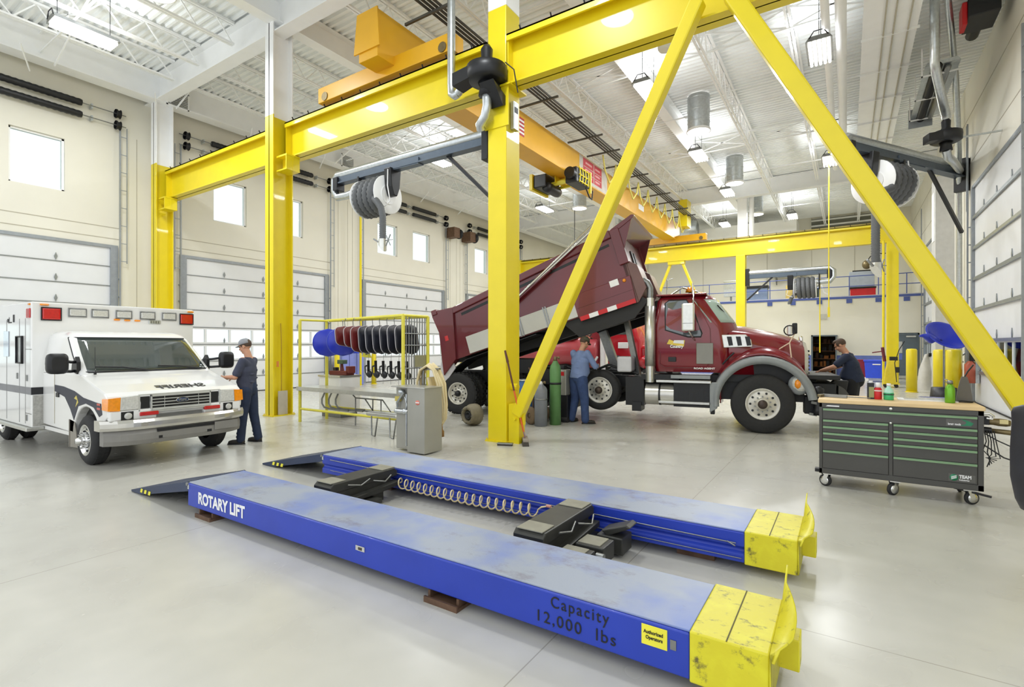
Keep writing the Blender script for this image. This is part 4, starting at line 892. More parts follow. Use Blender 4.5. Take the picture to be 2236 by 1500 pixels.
# ================================================================ yellow rack with hanging covers
PY = mat('pale_yellow_rack', '#d9cf4a', .45)
rk = thing('hanging_rack', 'yellow steel rack holding blue, red and black hanging shells', 'rack', (0, 0, 0))
X0, X1, YA, YB2, ZR = -10.48, -7.2, 7.15, 7.78, 2.33
for x, y in ((X0, YA), (X0 + .12, YB2), (X1, YA), (X1 + .06, YB2)): MB().cyl((x, y, 0), (x, y, ZR), .035, n=10).build('post', PY, rk)
MB().cyl((X0 + .1, YB2, ZR), (X1, YA + .02, ZR), .035, n=10).build('top_rail', PY, rk); MB().cyl((X0, YA, ZR), (X0 + .12, YB2, ZR), .025, n=8).cyl((X1, YA, ZR), (X1 + .06, YB2, ZR), .03, n=8).cyl((X0 + .12, YB2, ZR), (X1 + .06, YB2, ZR), .03, n=8).build('top_rail', PY, rk)
MB().cyl((X0, YA, .3), (X1, YA, .3), .028, n=8).cyl((X0 + .12, YB2, .3), (X1, YB2, .3), .028, n=8).build('bottom_rail', PY, rk)
m = MB()
for k in range(8): m.cyl((X1 + .02, YA + .06 + k * .075, .75), (X1 + .02, YA + .06 + k * .075, 2.32), .012, n=6)
for z in (.95, 1.3, 1.75, 1.98): m.cyl((X1 + .02, YA, z), (X1 + .05, YB2, z), .012, n=6)
m.build('end_grille', STEEL, rk)
MB().box(X0 - .06, X1 - .1, YA - .05, YB2, .74, .80).box(X0 - .06, X1 - .1, YA - .055, YA - .05, .72, .81).build('work_shelf', ALU, rk, bevel=.006)
MB().box(X1 - .0, X1 + .05, YA + .28, YA + .62, 1.32, 1.55).build('sign_board', mat('olive_board', '#8d8a6c', .6), rk)
# bent tubing stored under the shelf
for k, lab in enumerate(('first', 'second', 'third')):
    x = -9.85 + k * .16; yq = YA + .12 + k * .06
    tag(MB().tube([(x + .3, yq, .72), (x + .1, yq, .7), (x, yq, .55), (x, yq, .45), (x + .08, yq, .37), (x + .25, yq, .345), (x + .9, yq, .345)], .02, 8).build('bent_tube', STEEL), 'grey bent tube under the rack shelf, %s curve from the rack post' % lab, 'tube')
fr = thing('rack_trestle', 'dark welded tube frame stored under the rack shelf', 'frame', (-8.7, YA + .35, 0)); MB().tube([(-.45, 0, .71), (-.3, 0, .6), (-.3, 0, .36), (0, 0, .36)], .015, 6).tube([(-.3, 0, .6), (.55, 0, .6), (.8, 0, .36), (.5, 0, .36), (.5, 0, .6)], .015, 6).tube([(.0, 0, .6), (.25, 0, .36), (.25, 0, .6)], .015, 6).tube([(-.3, 0, .36), (-.3, 0, .0)], .014, 6).build('tubing', STEEL, fr)
MB().box(-.3, .8, -.06, .06, .33, .355).build('runner', STEEL, fr)
bb = thing('stool', 'low grey stool in front of the rack by the console', 'stool', (-7.3, 6.9, 0)); MB().box(-.55, .3, -.12, .12, .38, .46).build('seat', ALU, bb, bevel=.03)
for x in (-.4, .1): MB().tube([(x, -.1, .38), (x + .03, -.12, .02), (x + .12, -.12, .0), (x + .17, -.1, .36)], .014, 6).build('leg', STEEL, bb)
# hanging shells
def shell(name, label, cat, x, m_, w, h, rnd, group, tilt=0., edge=INKW, z=2.27):
    t = thing(name, label, cat, (x, 7.44, z), tilt, group); n = 14; rings = []
    for i in range(n + 1):
        v = i / n; row = []
        for j in range(n + 1):
            u = j / n * 2 - 1
            hw = w / 2 * ((1 - abs(2 * v - 1) ** (2.2 if rnd else 5)) ** .5 * (.97 if rnd else 1) + .03)
            row.append((.09 * (1 - u * u) * sin(pi * v) + (.05 * v if not rnd else 0), u * hw, -.1 - v * h))
        rings.append(row)
    s_ = MB().loft(rings, cap=False, closed=False).build('shell', m_, t, solid=.012)
    MB().tube([r[-1] for r in rings] + [r[0] for r in rings[::-1]], .008, 6, closed=True).build('piping', edge, t)
    MB().tube([(0, 0, -.09), (-.01, 0, 0), (.02, 0, .07), (.05, 0, .04)], .008, 6).build('hanger', STEEL, t)
    return t
REDV = DKRED; PIPB = mat('blue_piping', '#5566b8', .5); PIPR = mat('pale_piping', '#b8b4b8', .45)
shell('hanging_shell', 'foremost round blue plastic shell on the yellow rack, next to the red ones', 'shell', -9.35, PLBL, .66, .62, True, 'shells hung on the yellow rack', R(-42), PIPB, 2.24)
shell('hanging_shell', 'round blue plastic shell at the end of the yellow rack, behind the other blue one', 'shell', -9.85, PLBL, .66, .62, True, 'shells hung on the yellow rack', R(-42), PIPB, 2.22)
for k, (x, h) in enumerate(((-9.28, .36), (-9.0, .4), (-8.78, .5))): shell('hanging_shell', ('dark red shell touching the blue shells on the rack', 'short dark red shell in the middle of the red ones on the rack', 'long dark red shell beside the black ones on the rack')[k], 'shell', x, DKRED, .66, h + .08, False, 'shells hung on the yellow rack', R(12), PIPR)
for k in range(7): shell('hanging_shell', 'black shell hanging on the yellow rack', 'shell', -8.6 + k * .215, BLKV, .54, .6, False, 'black shells on the yellow rack', R(12), PIPR)
for k in range(6):
    x = -8.5 + k * .225
    t = thing('chain_pulley', 'small black pulley with a hook hanging on a thin cord under the black shells', 'pulley', (x, 7.42, 1.3), 0, 'pulleys under the black shells')
    MB().cyl((0, 0, .0), (.02, 0, .4), .004, n=6).cyl((0, 0, -.35), (0, 0, 0), .003, n=6).build('cord', STEEL, t); MB().bar((-.0, 0, .13), (.01, 0, -.2), .03, .05).bar((-.1, 0, .0), (.0, 0, .03), .02, .03).tube([(-.1, 0, 0), (-.09, 0, -.12), (-.03, 0, -.2)], .012, 6).build('bracket', BLK, t)
    MB().lathe([(0, -.03), (.06, -.03), (.08, 0), (.06, .03), (0, .03)], (.04, 0, -.16), (0, 1, 0), 16).build('wheel', BLK, t)
t = thing('warning_sign', 'small yellow triangular sign hanging beside the blue shell', 'sign', (-8.75, 7.6, 1.5)); MB().prism([(-.16, 0), (.14, -.02), (.0, .3)], -.006, .006, 'y').build('plate', YST, t); MB().prism([(-.04, .04), (.06, .06), (.02, .16)], -.009, -.006, 'y').build('symbol', INKB, t)
# bench vise and white chest behind the rack end
t = thing('tool_chest', 'white chest at the end of the rack under the red vise', 'chest', (-10.6, 8.3, 0)); MB().box(-.35, .45, -.3, .3, .1, .98).build('body', DIRTW, t, bevel=.01); MB().box(-.37, .47, -.32, .32, .98, 1.02).build('top', ALU, t); MB().box(-.3, .4, -.25, .25, 0, .1).build('plinth', STEEL, t)
t = thing('bench_vise', 'dark red vise with a green block on the white chest', 'vise', (-10.5, 8.3, 1.021)); MB().box(-.3, .35, -.12, .12, 0, .1).box(.3, .42, -.1, .1, .05, .22).build('base', mat('vise_red', '#6c2a24', .5), t, bevel=.01); MB().cyl((.05, 0, .1), (.03, 0, .28), .05, .03, n=12).build('neck', bpy.data.materials['vise_red'], t); MB().box(-.06, .16, -.07, .07, .27, .37).build('block', mat('dull_green', '#4c6450', .5), t, bevel=.01); MB().box(-.24, -.14, -.05, .05, .1, .18).build('jaw', BLK, t)
# lockers and bollards at the cream wall
for k in range(3):
    tag(MB().box(-18.6, -18.05, 14.33 + k * .4, 14.70 + k * .4, .02, 1.4).build('locker', mat('pale_blue_locker', '#7f8ad0', .5) if k == 0 else bpy.data.materials['pale_blue_locker']), 'pale blue locker against the cream wall, %s' % ('next to the first bollard', 'middle one of three', 'next to the second bollard')[k], 'locker')
def bollard(x, y, h, lab, r=.11):
    t = thing('bollard', lab, 'bollard', (x, y, 0)); MB().lathe([(0, 0), (r, 0), (r, h - .06), (r * .8, h - .015), (0, h)], n=24).build('post', YEL, t); MB().lathe([(r, .0), (r + .03, 0), (r + .03, .02), (r, .03)], n=24).build('collar', YEL, t)
for x, y, lab in ((-17.9, 13.95, 'yellow bollard before the pale blue lockers on the van side'), (-17.9, 15.95, 'yellow bollard before the pale blue lockers on the truck side'), (-17.9, 22.3, 'yellow bollard by the third cream-wall door')): bollard(x, y, 1.4, lab)
tag(MB().box(-18.5, -18.1, 15.16, 15.46, 1.402, 1.77).build('blue_bin', BINB, bevel=.02), 'small bright blue bin on top of the pale blue lockers', 'bin')
tag(MB().cyl((-17.85, 15.15, 0), (-17.85, 15.15, 8.3), .05, n=10).build('yellow_pipe', YEL), 'thin yellow pipe running up the cream wall', 'pipe')

# ================================================================ around the foot of the box column
t = thing('push_broom', 'push broom with an orange handle leaning on the box column', 'broom', (-4.77, 7.72, 0), R(35))
MB().cyl((0, 0, .09), (-.2, .0, .95), .016, n=10).build('handle', ORNG, t); MB().cyl((-.2, 0, .95), (-.31, 0, 1.45), .017, n=10).cyl((-.31, 0, 1.45), (-.36, 0, 1.66), .024, .018, n=10).build('grip', mat('handle_dark', '#5a3426', .5), t)
MB().box(-.05, .05, -.22, .22, .07, .11).build('block', mat('grey_wood', '#8d8478', .7), t, bevel=.008); MB().loft([[(-.045, -.21, .07), (.045, -.21, .07), (.045, .21, .07), (-.045, .21, .07)], [(-.06, -.23, .0), (.055, -.23, .0), (.055, .23, .0), (-.06, .23, .0)]], sm=False).build('bristles', mat('dark_bristle', '#4a453e', .95, bump=.5, bscale=120), t)
MB().bar((0, 0, .1), (-.03, 0, .22), .05, .02).build('socket', STEEL, t)
t = thing('floor_brush', 'flat grey brush head lying at the foot of the box column', 'brush', (-5.0, 7.42, 0), R(20)); MB().box(-.14, .14, -.05, .05, .025, .05).build('block', STEEL, t, bevel=.01); MB().box(-.13, .13, -.045, .045, 0, .025).build('bristles', bpy.data.materials['dark_bristle'], t)
t = thing('wheel_hub', 'brown cast wheel hub lying on the floor before the rear tyres', 'wheel hub', (-6.86, 8.85, .235), R(-25))
MB().lathe([(0, -.18), (.2, -.18), (.235, -.15), (.235, -.02), (.2, .0), (.2, .1), (.16, .14), (.13, .13), (.12, .02), (0, .02)], (0, 0, 0), (.35, -1, 0), 32).build('drum', mat('dusty_brown_iron', '#7d7560', .6, .3, .12, 9), t); MB().lathe([(.08, .0), (.1, .1), (.06, .12), (.05, .04), (0, .04)], (.0, 0, 0), (.35, -1, 0), 20).build('bore', BLK, t)
for k in range(8): a = 2 * pi * k / 8; e1 = Vector((.94, .33, 0)); MB().cyl(e1 * .16 * cos(a) + Vector((.035, -.1, .16 * sin(a))), e1 * .16 * cos(a) + Vector((.05, -.155, .16 * sin(a))), .01, n=6).build('stud', STEEL, t)
def gas(name, label, x, y, r, h, m_, capm, band=None):
    t = thing(name, label, 'cylinder', (x, y, 0)); MB().lathe([(0, 0), (r, 0), (r, h * .82), (r * .85, h * .88), (r * .45, h * .93), (r * .4, h * .95), (0, h * .95)], n=24).build('body', m_, t); MB().lathe([(0, h * .94), (r * .35, h * .94), (r * .3, h * 1.0), (r * .12, h * 1.02), (0, h * 1.02)], n=12).build('valve', capm, t)
    MB().tube([(r * .1, 0, h), (r * .8, -.02, h), (r * .9, -.02, h * .97)], .012, 6).lathe([(0, 0), (.03, 0), (.03, .02), (0, .02)], (r * .8, -.03, h), (0, -1, 0), 12).build('regulator', BRZ, t)
    if band: MB().lathe([(r, h * .6), (r + .008, h * .6), (r + .008, h * .63), (r, h * .63)], n=24).build('strap', band, t)
gas('gas_cylinder', 'tall green gas cylinder on the trolley behind the box column', -5.4, 10.0, .125, 1.48, GRNB, BRZ, BLK)
gas('gas_cylinder', 'short grey gas cylinder standing in front of the tall green one', -5.57, 9.66, .14, .95, mat('grey_cylinder', '#7c8088', .4, 0, .1, 5), INKW, STEEL)
t = thing('cylinder_cart', 'two wheeled cylinder trolley with a brown tyre behind the box column', 'trolley', (-5.75, 9.95, 0))
for y in (-.26, .3): MB().lathe([(.06, -.05), (.15, -.05), (.19, -.03), (.2, 0), (.19, .03), (.15, .05), (.06, .05), (.06, -.05)], (-.1, y, .2), (.3, 1, 0), 24).lathe([(0, -.03), (.1, -.02), (.1, .02), (0, .03)], (-.1, y, .2), (.3, 1, 0), 16).build('wheel', mat('brown_tyre', '#6e5c46', .8) if 'brown_tyre' not in bpy.data.materials else bpy.data.materials['brown_tyre'], t)
MB().cyl((-.12, -.26, .2), (-.1, .3, .2), .018, n=8).tube([(-.1, .2, .2), (-.12, .2, 1.1), (-.22, .2, 1.25)], .018, 8).tube([(-.1, -.14, .2), (-.12, -.14, 1.1), (-.22, -.14, 1.25)], .018, 8).bar((-.12, -.14, .7), (-.12, .2, .7), .04, .03).build('frame', RUST, t)
t = thing('blue_drum', 'blue steel drum behind the cylinder trolley', 'drum', (-6.3, 10.18, 0)); MB().lathe([(0, 0), (.25, 0), (.25, .28), (.262, .3), (.25, .32), (.25, .58), (.262, .6), (.25, .62), (.25, .9), (.23, .92), (0, .92)], n=28).build('body', mat('drum_blue', '#3d69a8', .4, .1), t); MB().lathe([(.2, .92), (.22, .94), (.2, .96)], n=24).build('rim', ALU, t)
t = thing('welding_machine', 'white cabinet with a red stripe beside the green cylinder', 'machine', (-5.48, 10.40, 0)); MB().box(-.25, .17, -.06, .16, .62, 1.2).build('body', SGREY, t, bevel=.01); MB().box(-.22, .12, -.064, -.06, 1.06, 1.15).build('stripe', RED, t); MB().lathe([(0, 0), (.025, 0), (.025, .02), (0, .02)], (-.12, -.06, .97), (0, -1, 0), 14).build('knob', BLK, t); MB().box(-.27, .2, -.05, .16, .12, .62).build('cart_box', BLK, t, bevel=.01); MB().cyl((-.26, .0, .07), (.2, .0, .07), .07, n=14).build('wheel', RUB, t); MB().cyl((-.26, .14, .07), (.2, .14, .07), .07, n=14).build('wheel', RUB, t); MB().box(-.22, .1, -.02, .14, 1.2, 1.3).build('handle_box', BLK, t, bevel=.02)
# ================================================================ white emergency van
def ring_rect(xf, xb, w, z, r=.1, n=5):
    pts = []
    for cx, cy, a0 in ((xf - r, w - r, 0), (xb + r, w - r, 90), (xb + r, -w + r, 180), (xf - r, -w + r, 270)):
        for i in range(n): a = R(a0 + 90 * i / (n - 1)); pts.append((cx + r * cos(a), cy + r * sin(a), z))
    return pts
av = thing('ambulance', 'white emergency van with a boxed rear and mirror-written hood lettering', 'van', (-9.3, 3.78, 0))
hw = .93
arch = [(.5 * cos(R(180 - 180 * i / 12)), .40 + .45 * sin(R(180 - 180 * i / 12))) for i in range(13)]
prof = [(.78, .74), (.80, .92), (.74, 1.03), (.66, 1.08), (.3, 1.17), (-.2, 1.31), (-1.95, 1.33), (-1.95, .45), (-.55, .42)] + arch + [(.55, .6), (.72, .72)]
cab = MB().prism(prof, -hw, hw, 'y'); cab.build('cab_body', AMBW, av, bevel=.045, seg=3)
MB().box(-.52, .52, -hw + .12, hw - .12, .38, .9).build('wheelhouse', BLK, av)
gh = [(1.30, -.16, .93), (1.34, -.2, .93), (1.6, -.53, .90), (1.86, -.86, .86), (1.93, -.97, .83), (1.975, -1.12, .77), (1.985, -1.3, .66)]
MB().loft([ring_rect(xf, -1.95, w, z, .12) for z, xf, w in gh]).build('cab_roof', AMBW, av)
# windscreen lying on the sloped front
def ghf(z):
    for (z0, x0, w0), (z1, x1, w1) in zip(gh, gh[1:]):
        if z0 <= z <= z1: t_ = (z - z0) / (z1 - z0); return x0 + (x1 - x0) * t_, w0 + (w1 - w0) * t_
def wrap(xf, w, r, z, n=20, o_=.007):
    out = []
    for k in range(n + 1):
        u = k / n * 2 - 1; y = u * w; q = max(0, abs(y) - (w - r)); out.append((xf - r + math.sqrt(max(0, r * r - q * q)) + o_, y * (1 + .004), z))
    return out
rows = []
for i in range(9):
    z = 1.345 + .525 * i / 8; xf, w = ghf(z); rows.append(wrap(xf, w - .012, .12, z))
ws = MB().loft(rows, cap=False, closed=False).build('windscreen', DGL, av, solid=.01)
MB().tube([r[0] for r in rows] + rows[-1] + [r[-1] for r in rows[::-1]] + rows[0][::-1], .014, 6, closed=True).build('seal', BLK, ws)
for y0, y1, lift in ((-.75, -.05, .12), (.1, .75, .1)): MB().tube([(-.16, y1 if y0 < 0 else y1, 1.35), (-.2, (y0 + y1) / 2, 1.36 + lift * .4), (-.235, y0, 1.36 + lift * .55)], .012, 6).build('wiper', BLK, av)
MB().cyl((-.13, -.78, 1.33), (-.2, -.76, 1.72), .004, n=6).cyl((-.13, -.78, 1.31), (-.13, -.78, 1.35), .018, n=10).build('aerial', BLK, av)
MB().lathe([(.15, -.012), (.17, 0), (.15, .012), (.13, 0), (.15, -.012)], (-.62, .5, 1.55), (1, 0, .6), 24).build('steering_wheel', mat('pale_wheel', '#b9c0bb', .5), av)
for s_ in (-1, 1):
    pts = []
    for x, z in ((-1.12, 1.86), (-.98, 1.87), (-.52, 1.5), (-.42, 1.38), (-1.2, 1.37)):
        t_ = (z - 1.34) / (1.86 - 1.34); pts.append((x, s_ * (.922 - .105 * t_), z))
    sw = MB().add(pts, [(0, 1, 2, 3, 4)]).build('side_window', DGL, av, solid=.012)
    MB().tube(pts, .012, 6, closed=True).build('seal', BLK, sw)
    # mirror on twin arms
    mr = MB().loft([[(-.2 + .055 * d_, s_ * 1.2 + .125 * abs(cos(a)) ** .5 * (1 if cos(a) > 0 else -1) * k, 1.485 + .15 * abs(sin(a)) ** .5 * (1 if sin(a) > 0 else -1) * k) for a in [2 * pi * j / 20 for j in range(20)]] for d_, k in ((-1, .9), (-.8, 1), (.4, 1), (.9, .85), (1, .6))]).build('mirror', BLK, av)
    MB().tube([(-.25, s_ * 1.1, 1.52), (-.34, s_ * 1.0, 1.5), (-.38, s_ * .9, 1.5)], .022, 8).tube([(-.25, s_ * 1.12, 1.37), (-.36, s_ * 1.0, 1.36), (-.4, s_ * .9, 1.37)], .022, 8).prism([(-.3, 1.32), (-.52, 1.36), (-.5, 1.46), (-.36, 1.58), (-.3, 1.5)], s_ * .9, s_ * .95, 'y').build('mirror_arm', BLK, mr)
# grille, lamps
gr = MB().box(.785, .822, -.40, .40, .80, .835).box(.785, .822, -.42, .42, 1.0, 1.03).box(.785, .822, -.42, -.4, .8, 1.03).box(.785, .822, .4, .42, .8, 1.03).box(.80, .815, -.56, .56, .775, .80).box(.785, .81, -.575, -.55, .8, 1.04).box(.785, .81, .55, .575, .8, 1.04).box(.785, .81, -.57, .57, 1.03, 1.045).build('grille', mat('silver_grille', '#c4c5c1', .3, .3), av, bevel=.005)
MB().box(.775, .806, -.4, .4, .83, 1.0).box(.775, .806, -.54, -.43, .84, 1.01).box(.775, .806, .43, .54, .84, 1.01).build('grille_shadow', BLK, gr)
m = MB(); [m.box(.79, .818, -.4, .4, z, z + .012) for z in (.865, .91, .955)]; m.box(.79, .814, -.24, -.235, .83, 1.0).box(.79, .814, .235, .24, .83, 1.0); m.build('grille_bar', bpy.data.materials['silver_grille'], gr)
MB().lathe([(0, 0), (.085, 0), (.085, .008), (0, .01)], (0, 0, 0), (1, 0, 0), 28).build('emblem', mat('emblem_blue', '#42506e', .25, .3), gr).location = (.822, .0, .925)
e_ = [o_ for o_ in kids(gr) if o_.name.startswith('emblem')][0]; e_.scale = (1, 1, .42)
MB().lathe([(.085, 0), (.095, .004), (.085, .012), (.085, 0)], (0, 0, 0), (1, 0, 0), 28).build('emblem_ring', CHR, gr).location = (.822, 0, .925)
[o_ for o_ in kids(gr) if o_.name.startswith('emblem_ring')][0].scale = (1, 1, .42)
text('emblem_lettering', 'Ford', .06, CHR, gr, (.834, -.052, .908), (R(90), 0, R(90)), .001, .001, sx=.9)
for s_ in (-1, 1):
    MB().prism([(s_ * .57, .835), (s_ * .57, 1.035), (s_ * .79, 1.02), (s_ * .80, .835)], .74, .818, 'x').build('headlight', LENSW, av, bevel=.01)
    MB().loft([[(.818, s_ * .80, .83), (.818, s_ * .79, 1.02), (.765, s_ * .79, 1.02), (.765, s_ * .80, .83)], [(.812, s_ * .94, .84), (.806, s_ * .932, 1.01), (.72, s_ * .89, 1.01), (.72, s_ * .90, .84)], [(.66, s_ * .958, .85), (.66, s_ * .955, 1.0), (.6, s_ * .93, 1.0), (.6, s_ * .93, .85)]], sm=False).build('turn_lamp', LENSO, av)
    MB().box(.74, .83, s_ * .44 - .12, s_ * .44 + .12, .735, .79).build('warning_lamp', LENSR, av, bevel=.01)
    MB().box(.72, .81, s_ * .62 - .3, s_ * .62 + .28, .69, .835).build('bumper_cover', AMBW, av, bevel=.02)
    fl = MB().lathe([(0, 0), (.04, .01), (.048, 0), (.05, -.02), (0, -.02)], (.818, s_ * .70, .752), (1, 0, 0), 20).build('fog_lamp', LENSW, av); MB().box(.808, .813, s_ * .7 - .085, s_ * .7 + .065, .69, .815).build('bezel', BLK, fl)
# bumper
def bump(z0, z1, x0, d_, m_, nm, yy=1.0):
    rings = []
    for k in range(25):
        y = (k / 24 * 2 - 1) * yy; q = abs(y / yy); xo = x0 - .2 * q ** 5 - .03 * q ** 2; e = (z1 - z0) / 2; zc = (z0 + z1) / 2
        rings.append([(xo - d_, y, z0), (xo - .02, y, z0), (xo, y, zc - e * .4), (xo, y, zc + e * .4), (xo - .03, y, z1), (xo - d_, y, z1)])
    return MB().loft(rings, sm=False).build(nm, m_, av, bevel=.006)
bump(.555, .70, .95, .2, mat('bumper_chrome', '#c9c7c0', .2, .75), 'bumper'); bump(.34, .555, .93, .14, mat('grey_valance', '#7d7b76', .5), 'valance', .95)
MB().box(.88, .932, -.38, .42, .5, .54).box(.85, .926, -.36, -.18, .4, .44).box(.85, .926, -.1, .38, .4, .44).build('valance_slot', BLK, av); MB().box(.9, .94, .42, .78, .42, .54).build('plate_holder', bpy.data.materials['grey_valance'], av)
mt = Matrix(((0, -.955, .297), (1, 0, 0), (0, .297, .955))).to_euler()
text('hood_lettering', 'SHERIFF', .2, INKB, av, (.61, .45, 1.096), mt, .001, .006, mirror=True, sx=1.0)
# side graphics and doors (near and far side)
for s_ in (-1, 1):
    y = s_ * (hw + .003)
    MB().prism([(-1.3, 1.12), (-.9, 1.11), (-.45, 1.06), (-.1, .98), (.35, .94), (.56, .93), (.6, .78), (.5, .74), (.3, .86), (0, .9), (-.3, .84), (-.47, .62), (-.62, .78), (-.85, .95), (-1.3, 1.02)], y - .002, y + .002, 'y').build('side_stripe', mat('midnight_stripe', '#171c30', .45) if 'midnight_stripe' not in bpy.data.materials else bpy.data.materials['midnight_stripe'], av)
    st = MB().prism([(-.36, 1.0), (-.28, .9), (-.4, .82), (-.33, .93), (-.45, .95)], y + s_ * .003 - .001, y + s_ * .003 + .001, 'y').build('star_badge', mat('gold_badge', '#c9b84e', .3) if 'gold_badge' not in bpy.data.materials else bpy.data.materials['gold_badge'], av)
    MB().box(.42, .54, y - .004, y + .005, .9, .93).box(.42, .54, y - .004, y + .005, .84, .87).build('side_marker', LENSR, av)
    MB().box(-1.32, -1.305, y - .002, y + .002, .5, 1.3).build('door_seam', GROOVE, av); MB().box(-1.22, -1.1, y - .012, y + .012, .93, 1.0).build('door_handle', BLK, av, bevel=.005)
# body box
bx0, bx1 = -5.9, -1.86; by0, by1 = -1.08, 1.4
MB().box(bx0, bx1, by0, by1, .4, 2.47).build('rear_box', AMBW, av, bevel=.02)
MB().box(bx1, bx1 + .004, by0 + .02, by0 + .42, .42, .93).build('tread_plate', mat('tread_plate_metal', '#a9a8a2', .35, .5, .15, 30, bump=.6, bscale=70), av)
MB().box(bx1, bx1 + .003, by0, by0 + .4, .94, 1.06).build('front_stripe', INKB, av); MB().box(bx0, bx1, by0 - .003, by0, .94, 1.06).build('box_stripe', mat('grey_stripe', '#6f7076', .3), av)
def blamp(y0, y1, z0, z1, m_, nm, rim=True):
    b = MB().box(bx1, bx1 + .035, y0, y1, z0, z1).build(nm, m_, av, bevel=.018)
    if rim: MB().tube([(bx1 + .02, y0 - .008, z0 - .008), (bx1 + .02, y1 + .008, z0 - .008), (bx1 + .02, y1 + .008, z1 + .008), (bx1 + .02, y0 - .008, z1 + .008)], .012, 6, closed=True).build('rim', BLK if m_ is LENSR else STEEL, b)
oy = lambda Y: Y - 3.78
blamp(oy(2.83), oy(3.07), 2.18, 2.37, LENSR, 'red_lamp'); blamp(oy(4.93), oy(5.16), 2.18, 2.37, LENSR, 'red_lamp')
for Y in (3.30, 3.62, 3.98, 4.36, 4.73): blamp(oy(Y) - .115, oy(Y) + .115, 2.255, 2.375, LENSW, 'flood_lamp')
for Y, z in ((3.87, 2.215), (4.03, 2.21), (4.19, 2.21)): blamp(oy(Y) - .05, oy(Y) + .05, z - .015, z + .018, LENSO, 'marker_lamp', False)
for Y in (2.86, 5.12): blamp(oy(Y) - .06, oy(Y) + .06, 2.41, 2.44, LENSO, 'marker_lamp', False)
b = MB().box(bx1, bx1 + .02, oy(4.38), oy(4.58), 2.16, 2.23).build('speaker_plate', GALV, av, bevel=.008); m = MB(); [m.box(bx1 + .02, bx1 + .024, oy(4.41) + k * .04, oy(4.41) + k * .04 + .02, 2.17, 2.22) for k in range(4)]; m.build('slot', STEEL, b)
MB().box(bx1 - .2, bx1 - .02, by0 - .02, by0, 2.2, 2.36).build('side_red_lamp', LENSR, av, bevel=.01); MB().box(bx1 - .12, bx1 - .04, by0 - .015, by0, 2.41, 2.44).build('marker_lamp', LENSO, av)
MB().box(bx1 - .95, bx1 - .9, by0 - .01, by0, 2.15, 2.28).box(bx1 - 1.25, bx1 - 1.05, by0 - .004, by0, 2.14, 2.16).build('side_trim', BLK, av)
text('side_lettering', 'nd', .12, INKB, av, (bx1 - 1.3, by0 - .004, 2.16), (R(90), 0, 0), .001, .003)
for x in (-.3, -.62, -1.35): MB().box(bx1 + x, bx1 + x + .012, by0 - .004, by0, .45, 2.2).build('door_seam', STEEL, av)
MB().box(bx1 - .3, bx1, by0 - .004, by0, 1.68, 1.69).box(bx1 - .3, bx1, by0 - .004, by0, .62, .63).build('door_seam', STEEL, av)
sw = MB().tube([(bx1 - .62 - .1, by0 - .015, 1.45), (bx1 - .62 - .1, by0 - .015, 1.9), (bx1 - .42, by0 - .015, 1.9), (bx1 - .42, by0 - .015, 1.45)], .02, 6, closed=True).build('side_handle_frame', BLK, av); MB().box(bx1 - .68, bx1 - .46, by0 - .01, by0 - .002, 1.47, 1.88).build('pane', GALV, sw)
for x, z in ((-.2, 1.16), (-.72, 1.18), (-.22, .5)): MB().box(bx1 + x - .03, bx1 + x + .03, by0 - .012, by0, z, z + .1).build('latch', STEEL, av)
MB().box(bx1 - 1.5, bx1 - 1.2, by0 - .012, by0 - .004, 1.55, 2.0).build('side_window', mat('pale_window', '#c3d0dc', .1, coat=.5), av, bevel=.02)
MB().box(bx0, bx1 - .02, by0 - .06, by0 + .3, .34, .40).build('running_board', ALU, av, bevel=.01); MB().box(-1.86, -.7, -hw + .02, -hw + .3, .36, .42).build('cab_step', AMBW, av)
MB().box(-.66, -.64, -hw - .01, -hw + .4, .2, .62).prism([(-.66, .2), (-.3, .22), (-.46, .6), (-.66, .62)], -hw + .0, -hw + .01, 'y').build('mud_flap', mat('flap_grey', '#8b867c', .6), av)
